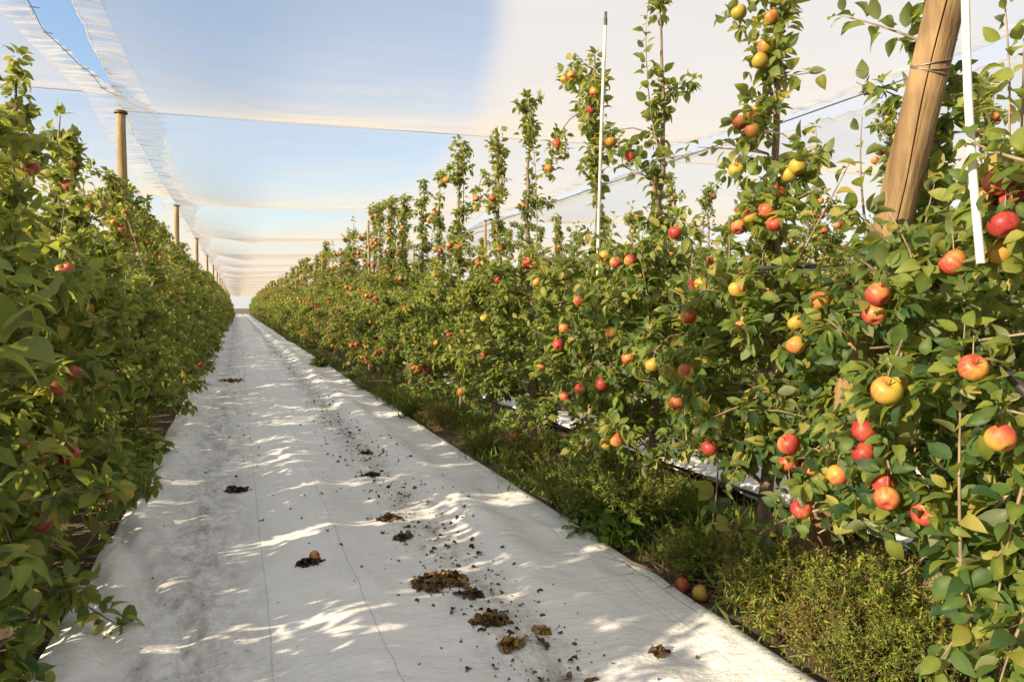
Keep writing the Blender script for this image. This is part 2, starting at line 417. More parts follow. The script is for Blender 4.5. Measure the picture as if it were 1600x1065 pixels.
# ------------------------------------------------------------------ hail net canopy
YN0, YN1 = BAY0 - 2 * BAY, BAY0 + 16 * BAY
def sag(y):
    t = np.mod((y - BAY0) / BAY, 1.0)
    b = np.floor((y - BAY0) / BAY)
    s = 0.36 + 0.12 * np.mod(b * 0.37, 1.0)
    return s * 4 * t * (1 - t)
def bayopen(y, k):
    t = np.mod((y - BAY0) / BAY, 1.0)
    b = np.floor((y - BAY0) / BAY)
    amp = np.where(b < 0, 0.19, 0.035)
    return 0.015 + amp * np.sin(np.pi * t) ** 1.3 * (0.8 + 0.4 * vn2(y * 0.9, k + 50))

def netz(u, y, rise=0.22):
    # straight cables; between them the cloth bellies, held up along its laced left edge and tight again on the right
    u = np.clip(u, 0, 1); q = np.clip(u / 0.26, 0, 1); q = q * q * (3 - 2 * q)
    prof = 0.40 + 0.85 * q * (1 - 0.62 * np.clip((u - 0.2) / 0.8, 0, 1))
    return NETZ + rise * u - sag(y) * prof

def build_net(xa, xb, label, bandw=0.43, fine=True):
    root = empty('hail_net', ((xa + xb) / 2, (YN0 + YN1) / 2, NETZ))
    oX, oY, oZ = root.location
    def loc(V):
        V = V.copy().reshape(-1, 3); V -= np.array([oX, oY, oZ]); return V
    ys = np.concatenate([np.linspace(YN0 + i * BAY, YN0 + (i + 1) * BAY, 37)[:-1] for i in range(18)] + [[YN1]])
    u = np.linspace(0, 1, 41)
    Y, U = np.meshgrid(ys, u, indexing='ij')
    xl, xr = xa + bandw, xb - bandw
    X = xl + (xr - xl) * U
    Z = netz((X - xa) / (xb - xa), Y)
    Z = Z + 0.030 * (vn3(X * 0.7 + 20, Y * 1.6) - 0.5) + 0.012 * (vn3(X * 0.9 + 60, Y * 5.0) - 0.5)
    link_mesh('net_sheet', np_mesh('net_sheet', loc(np.stack([X, Y, Z], -1)), grid_faces(len(ys), 41), M_NET), root)
    yf = graded(YN0 + 9, YN1, 0.014 if fine else 0.03, 0.35, 1.0022)
    for side in (0, 1):
        nu = 9; u = np.linspace(0, 1, nu)
        Y, U = np.meshgrid(yf, u, indexing='ij')
        g_ = bayopen(Y, side * 3 + xa)
        rag = (vn1(Y * 6.0, side * 13 + xa + 3) - 0.5) * 0.05 + (vn1(Y * 17.0, side * 13 + xa + 9) - 0.5) * 0.025
        inner = (xa + bandw) if side == 0 else (xb - bandw)
        edge = (xa + g_ + rag * 0.7) if side == 0 else (xb - g_ - rag * 0.7)
        X = inner + (edge - inner) * U
        Z = netz((X - xa) / (xb - xa), Y) - 0.004
        w = vn4(Y * 13.0 + 0.8 * U, side * 9 + U * 0.9 + xa) - 0.5 + 0.6 * (vn4(Y * 27.0, side * 9 + 44 + U * 1.3) - 0.5)
        Z = Z + 0.055 * w * (0.25 + 0.75 * U) + 0.0 * U
        link_mesh('gathered_edge', np_mesh('gathered_edge', loc(np.stack([X, Y, Z], -1)), grid_faces(len(yf), nu), M_BAND), root)
        # edge rope in the hem
        P = np.stack([X[:, -1], yf, Z[:, -1]], -1)[::2]
        tb = Tubes(); tb.add(loc(P), 0.005, 5); link_mesh('edge_rope', tb.mesh('edge_rope', M_BAND), root)
    # the cable each bay hangs from
    for i in range(1, 17):
        y = YN0 + i * BAY
        xs = np.linspace(xa, xb, 24)
        P = np.stack([xs, np.full(24, y), netz((xs - xa) / (xb - xa), np.full(24, y)) + 0.006 - 0.001], -1)
        tb = Tubes(); tb.add(loc(P), 0.004, 5); link_mesh('cross_cable', tb.mesh('cross_cable', M_WIRE), root)
    tag(root, label, 'hail net', 'white hail net panels over the orchard')
    return root
build_net(ROW_L, ROW_RR, 'broad white hail net panel sagging in bays over the lane')
net_l = build_net(ROW_L - 2 * PITCHX, ROW_L, 'white hail net panel left of the row of round posts', fine=True)
build_net(ROW_RR, ROW_RR + 2 * PITCHX, 'white hail net panel beyond the gathered bluish seam on the right', fine=False)
# lacing cord with loops along the gap of the left panel
rng = np.random.RandomState(5)
tb = Tubes()
yy = np.linspace(2.0, BAY0, 60)
P = np.stack([ROW_L - bayopen(yy, 3 + ROW_L - 2 * PITCHX) * 0.75 + 0.02 * np.sin(yy * 3.1), yy, netz(np.full(60, 1.0), yy) - 0.07 + 0.015 * np.sin(yy * 5)], -1)
tb.add(P, 0.004, 5)
for q in np.arange(3.0, 10.4, 0.55):
    i = int(np.argmin(abs(yy - q))); c = P[i]; a = np.linspace(0, 2 * np.pi, 15); r = rng.uniform(0.035, 0.055)
    tb.add(np.stack([c[0] + 0.02 + r * 0.9 * np.cos(a), c[1] + r * np.sin(a) * 1.1, c[2] - 0.01 + 0.02 * np.sin(a)], -1), 0.003, 4, False)
o = link_mesh('lacing_cord', tb.mesh('lacing_cord', M_CORD)); tag(o, 'thin blue lacing cord looped along the open slit in the net', 'cord')

# ------------------------------------------------------------------ posts
def round_post(name, x, y, h, r, lean=(0, 0), cap=True, mat=None, seed=0):
    rs = np.random.RandomState(seed)
    root = empty(name, (x, y, 0)); 
    z = np.linspace(-0.05, h, 22)
    P = np.stack([lean[0] * z + 0.012 * np.sin(z * 1.3 + seed), lean[1] * z + 0.012 * np.cos(z * 1.1 + seed), z], -1)
    P[:, :2] -= P[0, :2]
    tb = Tubes(); tb.add(P, r * (1.08 - 0.16 * z / h) * (1 + 0.02 * rs.randn(22)), 14)
    link_mesh('shaft', tb.mesh('shaft', mat or M_WOOD), root)
    if cap:
        tb = Tubes(); tb.add([P[-1] + (0, 0, -0.015), P[-1] + (0, 0, 0.005), P[-1] + (0, 0, 0.022)], [r * 1.32, r * 1.35, r * 1.1], 14)
        link_mesh('cap', tb.mesh('cap', M_CAP), root)
    return root
ORD = ['first', 'second', 'third', 'fourth', 'fifth', 'sixth', 'seventh', 'eighth', 'ninth', 'tenth', 'eleventh', 'twelfth', 'thirteenth', 'fourteenth', 'fifteenth', 'sixteenth', 'seventeenth', 'eighteenth', 'nineteenth', 'twentieth']
for i in range(16):
    p = round_post('net_post', ROW_L, BAY0 + i * BAY, NETZ - 0.02, 0.062, cap=True, seed=i)
    tag(p, ('nearest round wooden net post, rising tall out of the left-hand trees' if i == 0 else
            f'{ORD[i]} round wooden net post, counting away along the left-hand row' if i < 5 else
            'tiny far net post near the vanishing end of the left-hand row'), 'post', 'net posts along the left-hand row')
for i in range(6):
    p = round_post('net_post', ROW_RR + 0.03, BAY0 + i * BAY, NETZ - 0.02, 0.045, seed=30 + i)
    tag(p, 'slim net post standing in the next row beyond the right-hand trees', 'post', 'net posts in the next row to the right')
for i, (x, y, h) in enumerate(((ROW_R, 15.7, 3.42), (ROW_RR, 14.6, 3.32), (ROW_R, 24.7, 3.42))):
    p = round_post('trellis_post', x, y, h, 0.032, cap=False, seed=50 + i)
    tag(p, ('slim wooden trellis post poking above the right-hand row midway down the lane', 'wooden trellis post behind the right-hand row, seen between bare leaders',
            'distant trellis post in the right-hand row past the first slim one')[i], 'post', 'trellis posts')

# the big leaning anchor post at the right
PB = at(1262, 905, 2.64); _pt = at(1474, 20, 2.64); PT = PB + (_pt - PB) * (3.35 - PB[2]) / (_pt[2] - PB[2]); PB = PB + (PT - PB) * (0 - PB[2]) / (PT[2] - PB[2])
def anchor_post():
    root = empty('anchor_post', PB)
    n = 90; seg = 260
    t = np.linspace(-0.02, 1, n); axis = (PT - PB)
    ez = axis / np.linalg.norm(axis); ex = np.array([1.0, 0, 0]); ey = np.cross(ez, ex)
    a = np.linspace(0, 2 * np.pi, seg, endpoint=False)
    T, A = np.meshgrid(t, a, indexing='ij')
    r = 0.077 * (1.10 - 0.24 * T)
    r = r * (1 + 0.05 * (vn1(A * 1.2 + 3, T * 6) - 0.5) + 0.03 * np.cos(2 * A + 1))
    r = r - 0.0025 * vn2(A * 9, T * 5)
    def crack(a0, depth, w, lo, hi, wob):
        d = np.angle(np.exp(1j * (A - a0 - wob * (vn3(T * 7, a0 * 10) - 0.5))))
        g_ = np.clip(1 - np.abs(d) / w, 0, 1)
        return depth * g_ * np.clip((T - lo) / 0.06, 0, 1) * np.clip((hi - T) / 0.06, 0, 1)
    r = r - crack(R(228), 0.032, 0.035, 0.40, 1.2, 0.6) - crack(R(185), 0.008, 0.03, 0.30, 0.62, 0.5)
    V = T[..., None] * axis + r[..., None] * (np.cos(A)[..., None] * ex + np.sin(A)[..., None] * ey)
    f = grid_faces(n, seg)
    i = np.arange(n - 1)
    wrap = np.stack([i * seg + seg - 1, (i + 1) * seg + seg - 1, (i + 1) * seg, i * seg], -1)
    V = np.concatenate([V.reshape(-1, 3), [axis * 1.003]])
    cap = np.stack([(n - 1) * seg + np.arange(seg), (n - 1) * seg + (np.arange(seg) + 1) % seg, np.full(seg, n * seg)], -1)
    me = np_mesh('shaft', V, [f[:, ::-1], wrap[:, ::-1], cap], M_BIGWOOD)
    # lay the grain along the shaft
    o = link_mesh('shaft', me, root)
    # wire wrapped round the shaft
    tw = (2.43 - 0) / axis[2]
    c = axis * tw
    tb = Tubes()
    for k in range(3):
        aa = np.linspace(0, 2 * np.pi, 33)
        tb.add(c + ez * (0.012 * (k - 1)) + (0.071) * (np.cos(aa)[:, None] * ex + np.sin(aa)[:, None] * ey) + ez * 0.02 * np.sin(aa + k)[:, None], 0.003, 5, False)
    link_mesh('wire_wrap', tb.mesh('wire_wrap', M_WIRE), root)
    tag(root, 'thick cracked pine anchor post leaning towards the lane end amid the right-hand trees', 'post')
anchor_post()

# trellis wires and drip line
def strand(name, pts, r, mat, label, cat, group=None, knots=None):
    tb = Tubes(); tb.add(pts, r, 5)
    if knots is not None:
        for kp in knots:
            a = np.linspace(0, 5 * np.pi, 30)
            tb.add(np.stack([kp[0] + 0.010 * np.cos(a), kp[1] + np.linspace(-0.05, 0.05, 30), kp[2] + 0.010 * np.sin(a)], -1), 0.0025, 4)
            tb.add([kp, kp + np.array([0.0, 0.03, 0.03]), kp + np.array([-0.03, 0.05, 0.05])], 0.0025, 4)
            tb.add([kp, kp + np.array([0.0, -0.06, -0.05]), kp + np.array([-0.01, -0.09, -0.02])], 0.0025, 4)
    tag(link_mesh(name, tb.mesh(name, mat)), label, cat, group)
def wirepts(x, y0, y1, z0, z, n=80, sg=0.03):
    ys = np.linspace(y0, y1, n)
    zz = z + (z0 - z) * np.exp(-(ys - y0) * 2) - sg * np.sin(np.mod(ys - y0, 9) / 9 * np.pi)
    return np.stack([np.full(n, x), ys, zz], -1)
wy = PB[1] + (PT - PB)[1] * (2.43 / 3.35)
strand('trellis_wire', wirepts(ROW_R - 0.10, wy + 0.06, 110, 2.43, 2.43), 0.0035, M_WIRE, 'upper trellis wire tied to the leaning anchor post', 'wire', 'trellis wires', [np.array([ROW_R - 0.10, wy + 0.32, 2.43])])
strand('trellis_wire', wirepts(ROW_R - 0.02, 1.0, 110, 1.66, 1.66), 0.003, M_WIRE, 'middle trellis wire through the right-hand foliage', 'wire', 'trellis wires')
strand('trellis_wire', wirepts(ROW_L, 1.0, 110, 2.4, 2.4), 0.003, M_WIRE, 'trellis wire through the left-hand foliage', 'wire', 'trellis wires')
strand('drip_line', np.stack([np.full(60, ROW_R - 0.05), np.linspace(0.6, 40, 60), 0.36 + 0.02 * np.sin(np.linspace(0, 30, 60))], -1), 0.011, M_BLACK, 'black irrigation drip line slung low along the right-hand trunks', 'hose')
a_, b_ = at(1192, 420, 2.55), at(1275, 416, 2.5); c_ = at(1335, 404, 2.45)
strand('irrigation_pipe', [a_, (a_ + b_) / 2 + (0, 0, 0.004), b_], 0.013, M_BLACK, 'short black pipe lying level in the leaves left of the anchor post', 'pipe')
a_, b_ = at(1530, 545, 2.25), at(1625, 635, 2.1)
strand('irrigation_pipe', [a_, (a_ + b_) / 2 + (0, 0, 0.01), b_], 0.016, M_BLACK, 'black pipe sloping down out of the foliage at the right edge', 'pipe')

# white plastic tubes
def white_tube(p0, p1, r, label, tip):
    root = empty('white_tube', p0); d = np.array(p1) - np.array(p0)
    tb = Tubes(); tb.add([d * t for t in np.linspace(0, 1, 8)] + np.outer(np.sin(np.linspace(0, np.pi, 8)) * 0.012, [0, 1, 0]), r, 12)
    link_mesh('tube', tb.mesh('tube', M_PVC), root)
    if tip:
        tb = Tubes(); u = d / np.linalg.norm(d)
        tb.add([d, d + u * 0.05, d + u * 0.055, d + u * 0.10], [r * 1.1, r * 1.15, r * 0.8, r * 0.85], 8)
        link_mesh('tip', tb.mesh('tip', M_CAP), root)
    tag(root, label, 'tube', 'white plastic tubes')
p1 = at(946, 40, 2.62); p0 = at(934, 425, 2.60); p0b = p0 + (p0 - p1) * 0.06
white_tube(p0b, p1, 0.0125, 'slim white tube with dark tip, upright among the right-hand leaders', True)
p0 = at(1533, 412, 2.05); p1 = at(1508, -60, 2.12)
white_tube(p0, p1, 0.0120, 'white tube hanging with a cut lower end beside the leaning anchor post', False)

# ------------------------------------------------------------------ leaves
def leaf_mesh(B, D, Nn, Ln, ratio, rs, hi, lv, curl=0.40, fold=0.52):
    """vectorised leaves: base B, direction D, up Nn, length Ln"""
    n = len(B)
    D = D / (np.linalg.norm(D, axis=1)[:, None] + 1e-9)
    S = np.cross(Nn, D); S /= np.linalg.norm(S, axis=1)[:, None] + 1e-9
    U = np.cross(D, S)
    cu = curl * rs.uniform(0.2, 1.8, n); fo = fold * rs.uniform(0.2, 1.7, n); tw = rs.uniform(-0.25, 0.25, n)
    def pt(t, w, j=0.0):
        ww = w * ratio * Ln
        z = np.abs(ww) * fo - cu * t * t * Ln + j * Ln * rs.uniform(-1, 1, n) + tw * ww * t
        return B + D * (t * Ln * (1 - 0.25 * cu * t))[:, None] + S * ww[:, None] + U * z[:, None]
    if hi:
        V = [pt(0, 0)]
        st_ = ((0.12, 0.27), (0.30, 0.46), (0.52, 0.50), (0.74, 0.36), (0.90, 0.16))
        for t, w in st_:
            V += [pt(t, w, 0.030), pt(t, 0), pt(t, -w, 0.030)]
        V.append(pt(1.0, 0))
        F = [(0, 2, 1), (0, 3, 2)]
        for q in range(len(st_) - 1):
            a = 1 + 3 * q
            F += [(a, a + 1, a + 4), (a, a + 4, a + 3), (a + 1, a + 2, a + 5), (a + 1, a + 5, a + 4)]
        a = 1 + 3 * (len(st_) - 1); F += [(a, a + 1, a + 3), (a + 1, a + 2, a + 3)]
        F = np.array(F)
    else:
        V = [pt(0, 0), pt(0.5, 0.46), pt(0.5, 0), pt(0.5, -0.46), pt(1, 0)]
        F = np.array([(0, 2, 1), (0, 3, 2), (1, 2, 4), (2, 3, 4)])
    k = len(V)
    V = np.stack(V, 1).reshape(-1, 3)
    F = (F[None] + (np.arange(n) * k)[:, None, None]).reshape(-1, 3)
    A = np.repeat(lv, k).reshape(n, k)
    if hi: A = A + rs.randn(n, k) * 0.05; A[:, 0] += 0.10; A[:, 2::3] += 0.09
    return V, F, np.clip(A, 0, 1).ravel()

def unit(v): return v / (np.linalg.norm(v) + 1e-9)

def gen_tree(seed, H=3.5, low=0.48, wall=1.95, nlat=20, xr=0.72, yr=0.66, leafk=1.0, hi=True, shoots=(), hero_apples=None, napple=16,
             leader_density=1.0, lsize=0.092, topw=0.17, eye=None, lean=(0, 0), sides=6, clear=()):
    """one spindle-trained apple tree in its own coordinates, lane side towards -X; returns trunk mesh, crown mesh, apples"""
    rs = np.random.RandomState(seed)
    tb = Tubes()
    nz = 16; z = np.linspace(0, H, nz)
    wob = np.cumsum(rs.randn(nz, 2) * 0.016, 0); wob -= wob[0]; wob *= np.clip(z / 0.5, 0, 1)[:, None]
    tp = np.stack([wob[:, 0] + lean[0] * z, wob[:, 1] + lean[1] * z, z], -1)
    rad = 0.040 * (1 - z / H) ** 0.85 + 0.0045; rad[0] *= 1.25
    tp0 = tp.copy(); tp0[0, 2] = -0.03
    tb.add(tp0, rad, 8)
    tpos = lambda zz: np.array([np.interp(zz, z, tp[:, 0]), np.interp(zz, z, tp[:, 1]), zz])
    spB, spD = [], []            # spur points and the way they face
    S1B, S1D, S1L = [], [], []   # single leaves along shoots
    def spurs(path, step, t0, off=0.03):
        P = np.asarray(path); seg = np.linalg.norm(np.diff(P, axis=0), axis=1); s = np.concatenate([[0], np.cumsum(seg)])
        for q in np.arange(t0 * s[-1], s[-1], step):
            q += rs.uniform(-.3, .3) * step
            p = np.array([np.interp(q, s, P[:, k]) for k in range(3)])
            d = rs.randn(3); d[2] += 0.35
            spB.append(p + unit(d) * off * rs.uniform(0.2, 1)); spD.append(unit(d))
        p = P[-1]; spB.append(p); spD.append(unit(P[-1] - P[-2] + rs.randn(3) * 0.3))
    def shoot(p0, p1, n=None, size=1.0, bend=0.06):
        p0 = np.array(p0, float); p1 = np.array(p1, float); ln = np.linalg.norm(p1 - p0)
        b = rs.randn(3) * bend * ln; b[2] *= 0.3
        ts = np.linspace(0, 1, 7)
        P = p0 + np.outer(ts, p1 - p0) + np.outer(ts * (1 - ts) * 2, b)
        tb.add(P, 0.0065 * (1 - ts * 0.7) * (0.7 + 0.3 * size), 5)
        k = n or int(ln / 0.030)
        for i in range(k):
            t = 0.08 + 0.92 * (i + rs.rand() * 0.6) / k
            p = np.array([np.interp(t, ts, P[:, q]) for q in range(3)])
            ax = unit(p1 - p0); a = i * 2.4 + rs.rand() * 0.6
            e1 = unit(np.cross(ax, [0.3, 0.9, 0.1])); e2 = np.cross(ax, e1)
            d = e1 * math.cos(a) + e2 * math.sin(a) + ax * rs.uniform(0.25, 0.9) * (0.7 + t)
            S1B.append(p); S1D.append(unit(d)); S1L.append(lsize * size * rs.uniform(0.8, 1.2) * (1.12 - 0.5 * t ** 3))
    # laterals
    for i in range(nlat):
        zz = low + (wall - low) * ((i + rs.rand()) / nlat)
        az = i * 2.39996 + rs.uniform(-0.4, 0.4)
        rel = (zz - low) / (wall - low)
        k = (1.05 - 0.38 * rel) * rs.uniform(0.75, 1.12)
        dx, dy = math.cos(az) * xr * k, math.sin(az) * yr * k
        ts = np.linspace(0, 1, 7); p0 = tpos(zz)
        rise = rs.uniform(0.05, 0.28); drop = rs.uniform(0.12, 0.42) * (1.1 - 0.4 * rel)
        P = p0 + np.stack([dx * ts, dy * ts, rise * ts - drop * ts ** 2.2], -1) + np.concatenate([[np.zeros(3)], np.cumsum(rs.randn(6, 3) * 0.012, 0)])
        P[:, 2] = np.maximum(P[:, 2], 0.10)
        tb.add(P, 0.013 * (1 - 0.75 * ts), 5)
        spurs(P, 0.068 / leafk, 0.18)
        for q in range(3):
            t = rs.uniform(0.25, 0.95); b = np.array([np.interp(t, ts, P[:, c]) for c in range(3)])
            d = unit(np.array([dx, dy, 0])) * 0.5 + rs.randn(3) * 0.55; d[2] = d[2] * 0.7 + 0.15
            e = b + unit(d) * rs.uniform(0.14, 0.30); e[2] = max(e[2], 0.09)
            tb.add([b, (b + e) / 2 + rs.randn(3) * 0.012, e], [0.006, 0.0045, 0.003], 4)
            spurs([b, (b + e) / 2, e], 0.062 / leafk, 0.25)
        if rs.rand() < 0.6:
            t = rs.uniform(0.3, 0.95); b = np.array([np.interp(t, ts, P[:, c]) for c in range(3)])
            shoot(b, b + np.array([rs.randn() * 0.07, rs.randn() * 0.07, rs.uniform(0.22, 0.5)]))
    # the leader above the fruiting wall: clumps and gaps
    zc = wall - 0.05; gap = 0
    lead_pts = []
    while zc < H - 0.02:
        zc += rs.uniform(0.035, 0.065) / leader_density
        rel = (zc - wall) / (H - wall)
        dens = vn1(zc * 3.1, seed * 1.7 + 5)
        p = tpos(min(zc, H))
        if dens > (0.2 if hi else 0.28):
            spB.append(p + rs.randn(3) * 0.02); spD.append(unit(rs.randn(3) + np.array([0, 0, 0.3])))
        if dens > (0.33 if hi else 0.4) and rs.rand() < 0.66:
            a = rs.uniform(0, 2 * np.pi); ln = topw * rs.choice([0.6, 0.8, 1.0, 1.2, 2.0]) * rs.uniform(0.8, 1.2) * (1.12 - 0.55 * rel)
            e = p + np.array([math.cos(a) * ln, math.sin(a) * ln, ln * rs.uniform(-0.1, 0.7)])
            tb.add([p, (p + e) / 2 + rs.randn(3) * 0.01, e], [0.005, 0.004, 0.0025], 4)
            spurs([p, (p + e) / 2, e], 0.058, 0.3, 0.02)
            lead_pts.append(e)
    spB.append(tpos(H)); spD.append(np.array([0, 0, 1.0]))
    for s in shoots:
        j = int(np.argmin(np.linalg.norm(np.array(spB) - s[0], axis=1))); b = np.array(spB[j])
        c = tpos(float(np.clip(s[0][2] - 0.25, 0.2, H)))
        tb.add([c, (c + s[0]) / 2 + np.array([0, 0, 0.05]), s[0]], [0.012, 0.010, 0.007], 5)
        spurs([c, (c + s[0]) / 2 + np.array([0, 0, 0.05]), s[0]], 0.08, 0.3)
        shoot(*s)
    # apples
    apples = []
    sp = np.array(spB)
    if hero_apples is not None:
        for p, r, ripe in hero_apples:
            p = np.array(p); apples.append((p, r, ripe))
            j = int(np.argmin(np.linalg.norm(np.array(spB) - (p + np.array([0.12, 0, 0.08])), axis=1))); b = np.array(spB[j])
            e = p + np.array([0.02, 0, 0.085])
            tb.add([b, (b + e) / 2 + np.array([0, 0, 0.03]), e], [0.006, 0.005, 0.0035], 4)
            for q in ((0.02, 0.0, 0.10), (0.05, 0.06, 0.05), (0.05, -0.06, 0.06), (0.08, 0.02, -0.03), (0.0, 0.07, 0.0), (0.02, -0.07, -0.02)):
                spB.append(p + np.array(q) + rs.randn(3) * 0.015); spD.append(unit(rs.randn(3) + np.array([-0.3, 0, 0.2])))
    cand = np.where((sp[:, 2] > low + 0.08) & ((sp[:, 0] < -0.22) | (sp[:, 2] > wall) | (rs.rand(len(sp)) < 0.25)))[0]
    tries = 0
    while len(apples) < napple + (len(hero_apples) if hero_apples else 0) and tries < 400 and len(cand):
        tries += 1
        c = sp[cand[rs.randint(len(cand))]]
        k = rs.choice([1, 1, 2, 3])
        for q in range(k):
            p = c + np.array([-0.035 + rs.randn() * 0.05, rs.randn() * 0.06, -0.055 + rs.randn() * 0.035])
            if all(np.linalg.norm(p - a[0]) > 0.082 for a in apples):
                high = np.clip((p[2] - 1.4) / 1.6, 0, 1)
                apples.append((p, rs.uniform(0.042, 0.051), float(np.clip(rs.normal(0.56 - 0.18 * high, 0.17), 0.05, 0.9))))
    # leaves
    spB, spD = np.array(spB), np.array(spD)
    cnt = rs.randint(5, 11, len(spB))
    idx = np.repeat(np.arange(len(spB)), cnt); n = len(idx)
    D = spD[idx] * 0.55 + rs.randn(n, 3) * 0.75; D[:, 2] -= 0.05
    B = spB[idx] + rs.randn(n, 3) * 0.008
    Ln = lsize * rs.uniform(0.62, 1.18, n)
    if S1B:
        B = np.concatenate([B, S1B]); D = np.concatenate([D, S1D]); Ln = np.concatenate([Ln, S1L])
    n = len(B)
    D /= np.linalg.norm(D, axis=1)[:, None]
    B = B + D * (0.012 + 0.15 * Ln)[:, None]
    Nn = np.tile([0, 0, 1.0], (n, 1)) + rs.randn(n, 3) * 0.62
    # outer leaves turn their faces to the light on their own side
    Nn[:, 0] += np.clip(B[:, 0], -0.7, 0.7) * 0.85
    keep = B[:, 2] > 0.05
    mid = B + D * (Ln * 0.5)[:, None]
    nh = len(hero_apples) if hero_apples else 0
    for j_, (p, r, ripe) in enumerate(apples):
        keep &= np.linalg.norm(mid - p, axis=1) > r * 1.05
        o_ = unit(np.array([-1.0, -0.55, 0.05])) if eye is None else unit(eye - p)
        if p[0] < -0.12 or hero_apples is not None:
            for q in ((1.5, 2.7) if hero_apples is not None and j_ < nh else (1.4,)):
                keep &= np.linalg.norm(mid - (p + o_ * r * q), axis=1) > r * 0.66
    for c, cr in clear: keep &= np.linalg.norm(mid - np.array(c), axis=1) > cr
    B, D, Nn, Ln = B[keep], D[keep], Nn[keep], Ln[keep]; n = len(B)
    lv = np.clip(rs.normal(0.46 if hi else 0.52, 0.23, n) + 0.06 * (B[:, 2] - 1.2), 0.02, 0.97); lv[rs.rand(n) < 0.012] = 0.99
    V, F, A = leaf_mesh(B, D, Nn, Ln, rs.uniform(0.46, 0.66, n), rs, hi, lv)
    crown = np_mesh('crown', V, F, M_LEAF, True, A)
    # stalks of the apples reach back to the nearest spur
    for p, r, ripe in apples:
        j = int(np.argmin(np.linalg.norm(spB - (p + np.array([0, 0, 0.06])), axis=1)))
        top = p + np.array([0, 0, r * 0.75])
        if np.linalg.norm(spB[j] - top) < 0.35:
            tb.add([spB[j], (spB[j] + top) / 2 + np.array([0, 0, 0.012]), top], 0.0022, 4, False)
    return tb.mesh('trunk', M_BARK), crown, apples

# one apple mesh, shared by every apple
def apple_mesh(nu=20, nv=14):
    prof = []
    for i in range(nv + 1):
        t = i / nv * math.pi
        r = math.sin(t) * (1.0 + 0.13 * math.cos(t)); z = math.cos(t) * 0.98
        z -= 0.42 * math.exp(-(r / 0.30) ** 2) * (1 if t < math.pi / 2 else -0.75)
        prof.append((r, z))
    V = []
    for r, z in prof:
        for j in range(nu):
            a = 2 * math.pi * j / nu
            w = 1 + 0.025 * math.cos(5 * a) * (0.3 - 0.7 * z)
            V.append((r * w * math.cos(a), r * w * math.sin(a), z))
    F = [[(i * nu + j), (i + 1) * nu + j, (i + 1) * nu + (j + 1) % nu, i * nu + (j + 1) % nu] for i in range(nv) for j in range(nu)]
    V = np.array(V) * 0.05
    n0 = len(V); s = []
    for k, zz in enumerate((0.025, 0.058)):
        for j in range(5):
            a = 2 * math.pi * j / 5; s.append((0.0025 * math.cos(a) + 0.004 * k, 0.0025 * math.sin(a), zz))
    F2 = [[n0 + j, n0 + (j + 1) % 5, n0 + 5 + (j + 1) % 5, n0 + 5 + j] for j in range(5)]
    return np_mesh('apple', np.concatenate([V, s]), np.array(F + F2), [M_APPLE, M_STEM], True, mi=[0] * len(F) + [1] * 5)
ME_APPLE = apple_mesh()

def put_apple(parent, p, r, ripe, rs, name='apple'):
    o = link_mesh(name, ME_APPLE, parent, p)
    s = r / 0.05
    o.scale = (s, s, s * rs.uniform(0.88, 1.05))
    o.rotation_euler = (rs.uniform(-0.9, 0.9), rs.uniform(-0.9, 0.9), rs.uniform(0, 6.28))
    o.color = (ripe, ripe, ripe, 1)
    return o

def place_tree(me, x, y, rz, label, group, with_apples=True, scale=1.0, rs=None):
    tr, cr_, ap = me
    root = empty('apple_tree', (x, y, 0), rz); root.scale = (scale,) * 3 if not isinstance(scale, tuple) else scale
    link_mesh('trunk', tr, root); link_mesh('crown', cr_, root)
    if with_apples:
        for p, r, ripe in ap: put_apple(root, p, r, ripe, rs)
    tag(root, label, 'apple tree', group)
    return root

